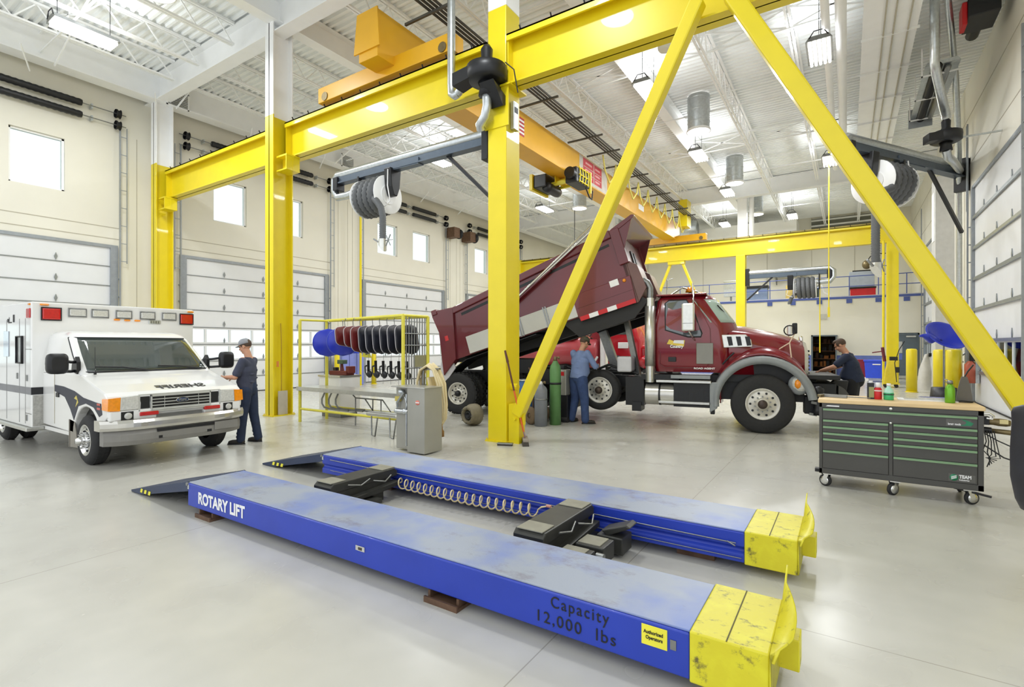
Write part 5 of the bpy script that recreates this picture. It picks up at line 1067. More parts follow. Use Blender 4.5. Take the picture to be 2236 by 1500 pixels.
# wheels
def wheel(name, parent, c, r, w, rimr, rim_m, side=-1, holes=8, hubm=None, dish=.0, lug=True, tread=False, dots=True):
    o_ = thing(name, None, None, c) ; o_.parent = parent
    pr = [(rimr, -w / 2 + .01), (rimr + .02, -w / 2), (r - .06, -w / 2), (r - .015, -w / 2 + .03), (r, -w / 2 + .06), (r, w / 2 - .06), (r - .015, w / 2 - .03), (r - .06, w / 2), (rimr + .02, w / 2), (rimr, w / 2 - .01)]
    m = MB().lathe(pr, (0, 0, 0), (0, 1, 0), 48)
    n = 26 if tread else 40
    for k in range(n):
        a = 2 * pi * k / n
        for y, ww in (((-w * .27, w * .16), (w * .1, w * .18)) if not tread else ((-w * .42, w * .2), (-w * .1, w * .2), (w * .22, w * .2))):
            rr = r + (.004 if not tread else .016); a0, a1 = (a, a + 2 * pi / n * .82) if not tread else (a + (0.5 if abs(y) < w * .2 else 0) * 2 * pi / n, a + (0.5 if abs(y) < w * .2 else 0) * 2 * pi / n + 2 * pi / n * .6)
            m.add([(rr * cos(q), y + e_ * ww, rr * sin(q)) for q in (a0, a1) for e_ in (0, 1)] + [((r - .01) * cos(q), y + e_ * ww, (r - .01) * sin(q)) for q in (a0, a1) for e_ in (0, 1)], [(0, 1, 3, 2), (0, 2, 6, 4), (1, 5, 7, 3), (0, 4, 5, 1), (2, 3, 7, 6)])
    m.build('tyre', RUB, o_)
    y0 = side * w / 2
    q = lambda d_: y0 - side * d_
    MB().lathe([(rimr + .012, q(.0)), (rimr - .01, q(-.006)), (rimr - .025, q(.02)), (rimr * .8, q(.03 + dish)), (rimr * .45, q(.03 + dish * .6)), (rimr * .4, q(.0 + dish)), (rimr * .25, q(-.03 + dish)), (0, q(-.03 + dish))], (0, 0, 0), (0, 1, 0), 40).build('rim', rim_m, o_)
    m = MB()
    for k in range(holes):
        a = 2 * pi * k / holes; m.cyl((rimr * .74 * cos(a), q(.03 + dish), rimr * .74 * sin(a)), (rimr * .74 * cos(a), q(.018 + dish * .8), rimr * .74 * sin(a)), rimr * .075, n=10)
    m.build('hand_holes', BLK, o_)
    m = MB().lathe([(0, 0), (rimr * .3, 0), (rimr * .28, .05), (rimr * .16, .09), (0, .09)], (0, q(-.02 + dish), 0), (0, side, 0), 20); m.build('hub', hubm or rim_m, o_)
    if lug:
        m = MB()
        for k in range(10):
            a = 2 * pi * (k + .5) / 10; m.cyl((rimr * .5 * cos(a), q(.04 + dish * .6), rimr * .5 * sin(a)), (rimr * .5 * cos(a), q(.0 + dish * .6), rimr * .5 * sin(a)), rimr * .05, n=6)
        m.build('lug_nuts', STEEL, o_)
    return o_
w_ = wheel('wheel', av, (0, -.83, .365), .365, .23, .215, CHR, -1, 8); MB().lathe([(0, 0), (.07, 0), (.075, .04), (.05, .07), (.03, .075), (0, .075)], (0, -.10, 0), (0, -1, 0), 18).build('hub_cap', CHR, w_)
m = MB()
for k in range(8): a = 2 * pi * k / 8; m.cyl((.105 * cos(a), -.1, .105 * sin(a)), (.105 * cos(a), -.17, .105 * sin(a)), .014, .011, n=8)
m.build('lug_caps', CHR, w_)
wheel('wheel', av, (0, .83, .365), .365, .23, .215, CHR, 1, 8)
for x in (-3.78,):
    for y, s_ in ((-.92, -1), (-.66, -1), (.92, 1), (.66, 1)): wheel('wheel', av, (x, y, .365), .365, .2, .215, CHR, s_, 8, lug=False)
MB().box(-4.5, .5, -.4, .4, .28, .42).build('chassis', BLK, av)
# ================================================================ maroon dump truck, bed raised
tk = thing('dump_truck', 'maroon dump truck with its bed raised and hood facing the tool cabinet', 'truck', (-1.58, 12.39, 0), R(8.6))
TG = mat('flare_grey', '#8d9294', .5); FRB = mat('frame_black', '#17181a', .5); TIRE_GREY = RUB
hubd = mat('dark_hub', '#4a3f38', .5, .4)
RIMW = mat('pale_rim', '#cfccc2', .35, .3, .06, 12)
wheel('wheel', tk, (0, -1.02, .585), .585, .40, .30, RIMW, -1, 10, hubd, dish=-.03); wheel('wheel', tk, (0, 1.02, .585), .585, .40, .30, RIMW, 1, 10, hubd, dish=-.03)
for x in (-6.97, -5.62):
    for y, s_ in ((-1.08, -1), (-.72, -1), (1.08, 1), (.72, 1)): wheel('wheel', tk, (x, y, .525), .525, .29, .27, RIMW, s_, 9, BLK, dish=.05, tread=True)
wheel('wheel', tk, (-3.35, -.86, .73), .46, .30, .285, RIMW, -1, 10, hubd, dish=-.02); wheel('wheel', tk, (-3.35, 1.0, .73), .46, .3, .285, RIMW, 1, 10, hubd, dish=-.02)
m = MB()
for y in (-.42, .42): m.box(-7.9, 1.0, y - .05, y + .05, .78, 1.05)
for x in (-7.5, -6.3, -4.8, -2.6, -.4, .8): m.box(x - .08, x + .08, -.42, .42, .8, 1.0)
for x in (-6.97, -5.62, -3.35, 0): m.cyl((x, -.9, .55 if x < -4 else .62), (x, .9, .55 if x < -4 else .62), .11, n=12)
m.build('chassis', FRB, tk)
m = MB()                                                                    # clutter under the body
m.box(-6.5, -5.2, -.6, .6, 1.05, 1.4).box(-5.1, -4.0, -.75, -.45, .8, 1.15).box(-4.3, -3.9, -.95, -.5, .3, 1.0).box(-2.75, -2.35, -1.0, -.5, .42, 1.05).box(-2.6, -2.4, -1.05, -.6, .3, .5)
m.tube([(-5.0, -.5, 1.2), (-4.3, -.55, 1.25), (-3.9, -.6, 1.1), (-2.6, -.6, 1.15)], .05, 8).tube([(-3.9, -.7, 1.0), (-3.2, -.75, 1.3), (-2.5, -.8, 1.1)], .03, 8)
m.build('underbody', FRB, tk)
MB().box(-2.95, -2.62, -1.0, -.6, 1.15, 1.5).build('filter_box', mat('pale_grey_box', '#c9c9cc', .4), tk, bevel=.04)
MB().bar((-2.55, -.5, 1.0), (-2.9, -.45, 2.6), .12, .12).bar((-3.2, .3, 1.0), (-3.6, .3, 2.1), .2, .2).build('hoist_ram', STEEL, tk)
# cab
def ring2(xf, xb, w, z, rf, r=.12, n=7):
    pts = []
    for cx, cy, a0, q in ((xf - rf, w - rf, 0, rf), (xb + r, w - r, 90, r), (xb + r, -w + r, 180, r), (xf - rf, -w + rf, 270, rf)):
        for i in range(n): a = R(a0 + 90 * i / (n - 1)); pts.append((cx + q * cos(a), cy + q * sin(a), z))
    return pts
CAB = ((1.18, -2.12, -.62, .98, .2), (1.35, -2.14, -.5, 1.04, .3), (2.1, -2.14, -.46, 1.06, .48), (2.2, -2.14, -.49, 1.05, .48), (2.72, -2.08, -.86, .96, .46), (2.82, -2.02, -.95, .88, .4), (2.86, -1.9, -1.1, .75, .3))
rg = [ring2(xf, xr, w, z, rf) for z, xr, xf, w, rf in CAB]
cabm = MB().loft(rg); cabm.build('cab', MAROON, tk)
MB().box(-2.1, -1.05, -.98, .98, 2.82, 2.86).build('roof_edge', MAROON, tk, bevel=.02)
for y in (-.7, -.35, 0, .35, .7): MB().ball((-1.2, y, 2.86), (.09, .06, .045), 12).build('roof_marker', LENSO, tk)
bc = MB().lathe([(0, 0), (.11, 0), (.1, .06), (.06, .12), (0, .13)], (-1.45, -.2, 2.95), n=16).build('beacon', LENSO, tk); MB().cyl((-1.45, -.2, 2.84), (-1.45, -.2, 2.96), .04, n=10).build('base', BLK, bc)
MB().tube([(-1.9, -.5, 2.85), (-1.6, -.4, 3.05), (-1.3, .1, 2.98), (-1.1, .5, 2.9)], .02, 6).cyl((-1.35, -.75, 2.85), (-1.35, -.75, 3.1), .02, n=8).tube([(-1.95, -.3, 2.85), (-1.95, -.3, 3.25), (-1.85, -.1, 3.3)], .012, 6).build('air_horn', CHR, tk)
ww = MB().loft([wrap(-.49 - .37 * (z - 2.2) / .52, 1.05 - .09 * (z - 2.2) / .52 - .006, .475, z, 30, .008) for z in [2.225 + .5 * i / 6 for i in range(7)]], cap=False, closed=False).build('windscreen', mat('pale_green_glass', '#9fb3aa', .05, 0, .12, 1.4, coat=1.), tk, solid=.01)
MB().tube([(-.53, -.3, 2.26), (-.72, -.75, 2.45), (-.85, -.85, 2.6)], .012, 6).build('wiper', BLK, tk)
MB().box(-.86, -.85, -.72, -.4, 2.3, 2.52).build('paper', mat('pale_green_paper', '#d3e0c0', .6), tk)
for s_ in (-1, 1):
    def yd(z): return s_ * (1.062 if z < 2.15 else 1.062 - (z - 2.15) * .185)
    p2 = [(-1.88, 2.08), (-1.9, 2.66), (-1.82, 2.72), (-1.46, 2.72), (-1.3, 2.45), (-1.14, 2.0), (-1.16, 1.93), (-1.42, 1.93)]
    pts = [(x, yd(z), z) for x, z in p2]; dw = MB().add(pts, [tuple(range(8))]).build('side_window', mat('door_glass', '#59636a', .05, 0, .2, 2.2, coat=1.) if 'door_glass' not in bpy.data.materials else bpy.data.materials['door_glass'], tk, solid=.014); MB().tube(pts, .016, 6, closed=True).build('seal', BLK, dw)
    MB().tube([(-1.95, yd(2.75), 2.75), (-2.0, yd(1.4), 1.35), (-1.9, yd(1.3), 1.28), (-1.05, yd(1.3), 1.28), (-.95, yd(1.5), 1.45), (-.98, yd(2.1), 2.1), (-1.3, yd(2.75), 2.76)], .008, 6, closed=True).build('door_seam', BEDM, tk)
    MB().box(-1.25, -.92, s_ * 1.064 - .006, s_ * 1.064 + .006, 1.36, 1.8).build('kick_window', mat('kick_glass', '#6d6a58', .08, coat=1.) if 'kick_glass' not in bpy.data.materials else bpy.data.materials['kick_glass'], tk, bevel=.02)
    MB().box(-1.82, -1.66, s_ * 1.064 - .008, s_ * 1.064 + .014, 1.4, 1.5).build('door_handle', BLK, tk, bevel=.008)
    MB().tube([(-.74, s_ * 1.08, 1.36), (-.6, s_ * 1.12, 1.52), (-.52, s_ * 1.1, 1.6)], .018, 8).build('grab_handle', BLK, tk)
    mr = MB().box(-1.52, -1.26, s_ * 1.32 - .05, s_ * 1.32 + .05, 2.04, 2.62).build('mirror', ALU, tk, bevel=.035); MB().tube([(-1.3, s_ * 1.28, 2.6), (-1.3, s_ * 1.1, 2.9), (-1.3, s_ * .95, 2.84)], .018, 8).tube([(-1.38, s_ * 1.32, 2.05), (-1.3, s_ * 1.2, 1.9), (-1.28, s_ * 1.08, 1.86)], .018, 8).build('mirror_arm', CHR, mr)
    MB().box(-1.5, -1.28, s_ * 1.375 - .004, s_ * 1.375 + .004, 2.2, 2.21).build('mirror_seam', STEEL, mr)
lg = MB().prism([(-1.85, 1.78), (-1.5, 1.72), (-1.48, 1.86), (-1.66, 1.82), (-1.8, 1.88)], -1.07, -1.066, 'y').build('door_badge', mat('badge_gold', '#e2c64a', .4), tk); MB().prism([(-1.72, 1.8), (-1.5, 1.78), (-1.5, 1.86), (-1.7, 1.86)], -1.073, -1.07, 'y').build('badge_white', INKW, lg)
text('door_lettering', 'Country', .085, INKW, tk, (-1.78, -1.073, 1.70), (R(90), 0, 0), .001, .004, sx=.9); text('door_lettering', 'ROAD AGENT', .05, INKW, tk, (-1.3, -1.07, 1.25), (R(90), 0, 0), .001, .002, sx=1.3)
# hood: lofted and tapering forward
rg = []
for x, zt, zb, w in ((-.62, 2.2, 1.15, .98), (-.3, 2.16, 1.15, .93), (.2, 2.04, 1.15, .80), (.6, 1.92, 1.12, .66), (.78, 1.82, 1.1, .6)):
    ring = []
    for u in [k / 12 * 2 - 1 for k in range(13)]: ring.append((x, u * w, zt - .16 * abs(u) ** 3 - .04 * u * u))
    rg.append([(x, -w - .04, zb)] + [(x, -w - .03, (zb + zt) / 2)] + ring + [(x, w + .03, (zb + zt) / 2), (x, w + .04, zb)])
MB().loft(rg).build('hood', MAROON, tk)
MB().box(-.98, .76, -.84, .84, .62, 1.12).box(-.82, .62, -.93, .93, 1.0, 1.38).build('engine_bay', FRB, tk)
for s_ in (-1, 1):
    # wing panel with wheel arch
    ar = [(.80 * cos(R(8 + 164 * i / 20)), .58 + .80 * sin(R(8 + 164 * i / 20))) for i in range(21)]
    rings = []
    for i in range(25):
        a = R(6 + 176 * i / 24); rr = .90 + .06 * sin(a); cx, cz = rr * cos(a), .58 + rr * sin(a)
        if cx < -.78: cx = -.78 - (.0)
        y1 = 1.0; dz = .2 * max(0, sin(a))
        rings.append([(cx * .96, s_ * .62, cz + dz * 1.2), (cx * .98, s_ * .85, cz + dz), (cx, s_ * 1.02, cz + dz * .55), (cx * 1.0, s_ * 1.12, cz + .02)])
    MB().loft(rings, cap=False, closed=False).build('wing', MAROON, tk, solid=.02)
    MB().prism([(-.8, 1.05), (-.8, 1.75), (-.3, 1.8), (.45, 1.62), (.7, 1.35), (.6, 1.25), (.3, 1.52), (0, 1.62), (-.5, 1.56), (-.74, 1.34)], s_ * .9, s_ * .93, 'y').build('wing_side', MAROON, tk)
    rings = []
    for i in range(25):
        a = R(8 + 178 * i / 24)
        f = lambda q: (max(q * cos(a), -.9), .58 + (q * sin(a) if a < pi else q * sin(a)))
        rings.append([(f(.80)[0], s_ * 1.20, f(.80)[1]), (f(.92)[0], s_ * 1.22, f(.92)[1]), (f(.965)[0], s_ * 1.12, f(.965)[1]), (f(.86)[0], s_ * 1.1, f(.86)[1])])
    MB().loft(rings).build('arch_flare', TG, tk)
    MB().prism([(-.98, .98), (-.74, 1.0), (-.84, .45), (-.98, .36)], s_ * 1.02, s_ * 1.2, 'y').build('flare_skirt', TG, tk, bevel=.02)
    hl = MB().ball((.66, s_ * 1.1, 1.0), (.17, .1, .17), 18).build('headlight', LENSW, tk); MB().ball((.62, s_ * 1.15, 1.0), (.07, .07, .1), 12).build('amber_insert', LENSO, hl); MB().ball((.64, s_ * 1.08, .98), (.19, .1, .2), 16).build('pod', TG, hl)
    MB().box(-.98, -.9, s_ * .85 - .1, s_ * .85 + .1, .3, 1.0).build('splash_guard', FRB, tk)
    # side vent with three dark slots
    vt = MB().prism([(-.76, 1.97), (-.30, 1.97), (-.2, 1.86), (-.18, 1.72), (-.72, 1.70)], s_ * .985, s_ * 1.03, 'y').build('side_vent', ALU, tk, bevel=.012)
    m = MB()
    for k in range(3): x = -.66 + k * .17; m.prism([(x, 1.93), (x + .09, 1.93), (x + .12, 1.75), (x + .04, 1.74)], s_ * 1.03, s_ * 1.04, 'y')
    m.build('vent_slot', BLK, vt)
gl = MB().loft([[(.78, -.5, 1.1), (.78, -.52, 1.6), (.76, -.42, 1.84), (.76, .42, 1.84), (.78, .52, 1.6), (.78, .5, 1.1)], [(.86, -.46, 1.1), (.86, -.48, 1.58), (.82, -.38, 1.8), (.82, .38, 1.8), (.86, .48, 1.58), (.86, .46, 1.1)]], sm=False).build('grille', ALU, tk, bevel=.02)
m = MB(); [m.box(.84, .885, -.42, .42, 1.16 + .075 * k, 1.2 + .075 * k) for k in range(7)]; m.build('grille_slot', BLK, gl)
MB().box(.72, .8, -.1, .1, 1.82, 1.95).build('hood_ornament', CHR, tk, bevel=.03)
for s_ in (-1, 1): md = MB().box(.55, .64, s_ * .72 - .06, s_ * .72 + .06, 1.98, 2.2).build('hood_mirror', BLK if s_ < 0 else ALU, tk, bevel=.02); MB().tube([(.6, s_ * .72, 2.0), (.5, s_ * .78, 1.8), (.2, s_ * .88, 1.6)], .012, 6).tube([(.5, s_ * .78, 1.8), (.52, s_ * .95, 1.5)], .012, 6).build('mirror_stay', mat('stay_pink', '#d8c0a8', .5) if s_ < 0 else bpy.data.materials['stay_pink'], md)
MB().tube([(.5 + .1 * cos(a), -.8, 2.05 + .1 * sin(a)) for a in [2 * pi * k / 16 for k in range(16)]], .012, 6, closed=True).build('mirror_ring', BLK, tk)
# stack, tank and steps
st = MB().cyl((-2.2, -1.08, .95), (-2.2, -1.08, 2.78), .095, n=20).build('exhaust_stack', ALU, tk); MB().tube([(-2.2, -1.08, 2.78), (-2.2, -1.08, 3.0), (-2.26, -1.08, 3.12), (-2.36, -1.08, 3.18)], .07, 14).build('stack_tip', STEEL, st); MB().lathe([(.1, 1.3), (.112, 1.3), (.112, 2.6), (.1, 2.6)], (-2.2, -1.08, 0), n=20).build('heat_shield', ALU, st)
tkn = MB().cyl((-2.3, -.92, .68), (-1.7, -.92, .68), .23, n=28).build('fuel_tank', mat('tank_alu', '#c8c6bf', .25, .6), tk); MB().cyl((-2.02, -.92, .68), (-1.98, -.92, .68), .235, n=28).build('strap', FRB, tkn)
m = MB().box(-1.7, -.95, -1.14, -.6, .45, .95); [m.box(-1.66 + .1 * i, -1.6 + .1 * i, -1.145, -1.13, .62 + .09 * j, .67 + .09 * j, 1) for i in range(7) for j in range(3)]; m.build('step_box', [FRB, BLK], tk)
MB().box(-2.05, -.95, -1.24, -.95, .96, 1.01).box(-2.0, -.98, -1.24, -1.0, .52, .57).build('step_board', ALU, tk, bevel=.008); MB().box(-1.75, -.97, -1.2, -.9, 1.05, 1.12).build('step_plate', TG, tk)
MB().box(-2.4, -1.6, -1.05, -.5, 1.0, 1.12).build('deck_plate', FRB, tk)
# plough hitch at the front
ph = MB().box(.8, 1.35, -.95, .95, 1.08, 1.17).box(.8, 1.3, -.8, .8, .75, 1.0).box(.75, 1.0, -.9, -.6, .4, .75).prism([(.9, .55), (1.5, .75), (1.55, 1.05), (1.3, 1.05)], -.5, -.3, 'y').build('plough_hitch', FRB, tk, bevel=.015)
MB().lathe([(0, 0), (.1, 0), (.1, .12), (.085, .14), (.085, .4), (.1, .42), (.1, .5), (.06, .56), (0, .56)], (.98, -1.0, .4), n=18).build('hydraulic_jack', BLK, ph); MB().bar((.85, -1.05, .65), (1.0, -1.05, .62), .05, .05).bar((.82, -1.0, .42), (.95, -1.0, .4), .08, .05).build('lug', STEEL, ph)
MB().loft([[(1.35 + .22 * i / 6, -.9 + .2, .95 - .25 * (i / 6) ** 2), (1.35 + .22 * i / 6, .7, .95 - .25 * (i / 6) ** 2), (1.35 + .22 * i / 6, .7, .6), (1.35 + .22 * i / 6, -.7, .6)] for i in range(7)], sm=False).build('hitch_cover', mat('hitch_grey', '#4c4b49', .6), ph)
# ---- raised bed, built along its own tilted floor
ta = R(17); BMX = Matrix.Translation((-7.3, 0, 1.2)) @ Matrix.Rotation(-ta, 4, 'Y')
def bed(nm, m, mt_, **k): o_ = m.build(nm, mt_, bd, **k); return o_
def bb_(): m = MB(); m.M = BMX; return m
bd = MB(); bd.M = BMX
W_ = 1.2
floor_ = bd.box(.05, 5.0, -W_ + .1, W_ - .1, .1, .2); bd = floor_.build('dump_bed', mat('bed_black', '#1d1c1b', .6), tk)
for s_ in (-1, 1):
    y0, y1 = s_ * (W_ - .06), s_ * W_
    bed('side_wall', bb_().prism([(.1, .1), (5.06, .1), (5.12, 1.6), (4.9, 1.6), (.12, 1.22)], y0, y1, 'y'), BEDM, bevel=.006)
    bed('top_rail', bb_().prism([(.1, 1.2), (4.95, 1.56), (4.95, 1.74), (.1, 1.36)], s_ * (W_ - .1), s_ * (W_ + .06), 'y'), BEDM, bevel=.02)
    bed('rail_groove', bb_().prism([(.8, 1.12), (4.85, 1.40), (4.85, 1.46), (.8, 1.19)], s_ * (W_ - .01), s_ * (W_ + .005), 'y'), BLK)
    bed('side_bulge', bb_().prism([(3.75, .0), (5.06, .0), (5.1, .62), (3.6, .62)], s_ * W_, s_ * (W_ + .05), 'y'), BEDM, bevel=.012)
    bed('side_rib', bb_().prism([(3.75, .3), (5.07, .3), (5.08, .34), (3.75, .34)], s_ * (W_ + .05), s_ * (W_ + .06), 'y'), BEDM)
    m = bb_()
    for k in range(6): m.box(3.76 + .216 * k, 3.76 + .216 * (k + 1), s_ * (W_ + .055) - .004, s_ * (W_ + .055) + .004, -.0, .1, k % 2 if k != 5 else 0)
    m.build('reflective_strip', [RED, INKW], bd)
    bp = bed('side_board', bb_().box(.78, 3.72, s_ * (W_ + .03) - .03, s_ * (W_ + .03) + .03, .12, .56), PLATE, bevel=.004)
    for x in (1.55, 2.25, 2.95):
        bb_().box(x, x + .03, s_ * (W_ + .065) - .006, s_ * (W_ + .065) + .006, .1, .6).box(x + .06, x + .09, s_ * (W_ + .065) - .006, s_ * (W_ + .065) + .006, .1, .6).build('board_strap', STEEL, bp)
    bed('rear_post', bb_().prism([(-.12, -.2), (.35, .1), (.62, 1.3), (.62, 1.4), (.02, 1.48), (-.02, 1.35), (.06, .9)], s_ * (W_ - .16), s_ * (W_ + .07), 'y'), BEDM, bevel=.015)
    bed('post_cap', bb_().box(.0, .16, s_ * W_ - .1, s_ * W_ + .1, 1.36, 1.5), BEDM, bevel=.02)
    bed('tail_lamp', bb_().box(.2, .3, s_ * (W_ + .075) - .004, s_ * (W_ + .075) + .004, .62, .75), LENSR)
    bed('mud_guard', bb_().prism([(-.35, -.25), (.0, .35), (.2, .3), (.25, -.1), (-.1, -.35)], s_ * (W_ - .02), s_ * (W_ + .02), 'y'), mat('dirty_white', '#c3c0c4', .5, 0, .2, 6) if s_ < 0 else bpy.data.materials['dirty_white'])
    bed('mud_apron', bb_().loft([[(x, s_ * .6, z), (x, s_ * W_, z)] for x, z in ((-.5, -.42), (-.2, -.28), (.2, -.1), (.6, .02), (2.6, .06))], cap=False, closed=False, sm=False), BLK, solid=.02)
    bed('marker_lamp', bb_().lathe([(0, 0), (.045, 0), (.03, .03), (0, .035)], (4.95, s_ * (W_ + .05), .55), (0, s_, 0), 14), LENSO); bed('load_sticker', bb_().box(4.62, 4.82, s_ * (W_ + .052) - .003, s_ * (W_ + .052) + .003, .5, .64), INKW)
bed('bulkhead', bb_().box(5.0, 5.1, -W_, W_, .0, 1.66).prism([(5.1, .0), (5.35, .25), (5.3, .8), (5.1, 1.0)], -W_, -.4, 'y').prism([(5.1, .0), (5.35, .25), (5.3, .8), (5.1, 1.0)], .4, W_, 'y'), mat('dusty_maroon_steel', '#6e4f4a', .35, .1, .12, 2), bevel=.01)
bed('bulkhead_channel', bb_().box(5.1, 5.13, -.28, -.1, .1, 1.35).box(5.1, 5.13, .05, .22, .1, 1.35), BLK)
bed('bulkhead_edge', bb_().box(4.95, 5.16, -W_ - .07, -W_ + .02, .9, 1.72), BEDM, bevel=.012); bed('bulkhead_edge', bb_().box(4.95, 5.16, W_ - .02, W_ + .07, .9, 1.72), BEDM, bevel=.012)
bed('cab_shield', bb_().prism([(4.8, 1.6), (5.0, 1.74), (5.5, 1.88), (5.56, 1.86), (5.52, 1.80), (5.1, 1.66)], -W_ - .05, W_ + .05, 'y'), BEDM, bevel=.006)
bed('shield_gusset', bb_().prism([(5.08, 1.1), (5.1, 1.68), (5.5, 1.82)], -W_ - .03, -W_, 'y').prism([(5.08, 1.1), (5.1, 1.68), (5.5, 1.82)], W_, W_ + .03, 'y'), BEDM)
bed('tailgate', bb_().box(-.02, .06, -W_ + .16, W_ - .16, .1, 1.3), BEDM)
bed('subframe', bb_().box(.2, 5.3, -.5, -.35, -.16, .1).box(.2, 5.3, .35, .5, -.16, .1).prism([(3.3, .1), (5.2, .1), (5.3, -.02), (4.9, -.3), (3.6, -.34)], -W_ + .04, -W_ + .1, 'y').prism([(3.3, .1), (5.2, .1), (5.3, -.02), (4.9, -.3), (3.6, -.34)], W_ - .1, W_ - .04, 'y').box(3.7, 5.2, -W_ + .1, W_ - .1, -.06, .08), bpy.data.materials['bed_black'])
bed('fender_strap', bb_().loft([[(3.2 - .55 * sin(R(a)), -W_ - .02, -.75 + .75 * cos(R(a)) + .1), (3.2 - .55 * sin(R(a)), -W_ + .22, -.75 + .75 * cos(R(a)) + .1)] for a in range(0, 75, 8)], cap=False, closed=False), mat('olive_strap', '#7d7a5c', .6), solid=.01)
# chrome tarp arms along the bed side
ta_ = bed('tarp_arm', bb_().tube([(1.85, -W_ - .16, .75), (4.75, -W_ - .16, 2.0), (4.75, -W_ - .05, 2.02)], .028, 8).tube([(1.75, -W_ - .12, .72), (4.7, -W_ - .12, 1.9)], .028, 8), CHR)
bb_().ball((1.78, -W_ - .13, .72), .07, 12).bar((1.8, -W_ - .1, .75), (3.4, -W_ - .08, 1.38), .12, .09).build('arm_pivot', BEDM, ta_)
bb_().box(4.6, 4.72, -W_ - .1, -W_ + .02, 1.66, 1.86).cyl((4.72, -W_ - .05, 1.84), (4.78, -W_ - .05, 2.0), .05, n=10).build('tarp_roller', STEEL, ta_)

# ---- second red truck parked beyond
rt = thing('red_truck', 'bright red truck parked beyond the dump truck, seen under its raised bed', 'truck', (-7.2, 17.2, 0), R(4))
MB().lathe([(0, -3.2), (.42, -3.15), (.52, -2.9), (.52, -.1), (.46, 0), (0, .02)], (0, -.6, 1.48), (1, 0, 0), 28).build('tank', mat('tank_red', '#a84048', .35, coat=.3), rt)
MB().prism([(-2.6, 1.9), (-1.2, 2.55), (-.8, 2.0)], -1.0, .6, 'y').build('load_cover', mat('orange_cover', '#b5532c', .6), rt)
MB().box(-.35, .1, -.8, .8, 1.7, 3.0).build('cab_rear', mat('dull_red_cab', '#8f2a34', .3, coat=.4), rt, bevel=.04)
c2 = MB().loft([ring_rect(xf, .35, w, z, .12, 5) for z, xf, w in ((1.05, 1.5, 1.0), (1.9, 1.5, 1.05), (2.05, 1.4, 1.05), (2.85, 1.2, .95), (2.95, 1.0, .8))]).build('cab', REDT, rt)
MB().box(.55, 1.15, -1.06, -1.0, 2.1, 2.75).build('side_window', DGL, rt, bevel=.03); MB().box(.75, 1.1, -1.075, -1.05, 1.65, 1.85).build('door_badge', INKW, rt, bevel=.02); MB().lathe([(0, 0), (.07, 0), (.06, .03), (0, .03)], (.75, -1.05, 1.35), (0, -1, 0), 14).build('fuel_cap', BLK, rt)
MB().box(1.4, 2.4, -.9, .9, 1.0, 1.75).build('hood', REDT, rt, bevel=.12, seg=3); MB().ball((1.75, -.95, 1.2), (.35, .2, .25), 14).build('wing', REDT, rt)
MB().cyl((.2, -1.0, .9), (.2, -1.0, 3.1), .09, n=16).build('exhaust_stack', INKW, rt)
MB().box(-3.4, 2.4, -.5, .5, .75, 1.0).build('chassis', FRB, rt); MB().box(.3, 1.6, -1.15, -.9, .82, .88).build('step_board', ALU, rt)
for x in (-2.4, -1.1, 1.9):
    for y in (-.95, .95): wheel('wheel', rt, (x, y, .53), .53, .3, .27, RIMW, -1 if y < 0 else 1, 8)
# ================================================================ people
def limb(m, a, b, ra, rb, n=14):
    a = Vector(a); b = Vector(b); m.cyl(a, b, ra, rb, n); m.ball(a, ra, n); m.ball(b, rb, n)
def chain(m, pts, rs):
    for (a, b), (ra, rb) in zip(zip(pts, pts[1:]), zip(rs, rs[1:])): limb(m, a, b, ra, rb)
def hand(m, wrist, d, palm_n, s=1., curl=.5, mirror=1):
    # d: towards the fingertips, palm_n: out of the palm; fingers bend towards palm_n
    w = Vector(wrist); d = Vector(d).normalized(); pn = Vector(palm_n); pn = (pn - d * pn.dot(d)).normalized(); sd = d.cross(pn) * mirror
    for k in range(4): limb(m, w + d * .01, w + d * .085 * s + sd * (.03 - .02 * k) * s, .017 * s, .0125 * s, 8)
    for k, L in enumerate((.072, .08, .075, .058)):
        p0 = w + d * .088 * s + sd * (.032 - .0215 * k) * s; a = curl * .7; q1 = (d * cos(a) + pn * sin(a)); a2 = curl * 1.7; q2 = (d * cos(a2) + pn * sin(a2))
        p1 = p0 + q1 * L * .55 * s; p2 = p1 + q2 * L * .5 * s; limb(m, p0, p1, .0088 * s, .0082 * s, 8); limb(m, p1, p2, .0082 * s, .0068 * s, 8)
    t0 = w + d * .025 * s + sd * .028 * s; t1 = t0 + (d * .6 + sd * .6 + pn * .45).normalized() * .04 * s; t2 = t1 + (d * .8 + sd * .1 + pn * .6).normalized() * .033 * s
    limb(m, t0, t1, .014 * s, .0105 * s, 8); limb(m, t1, t2, .0105 * s, .008 * s, 8)
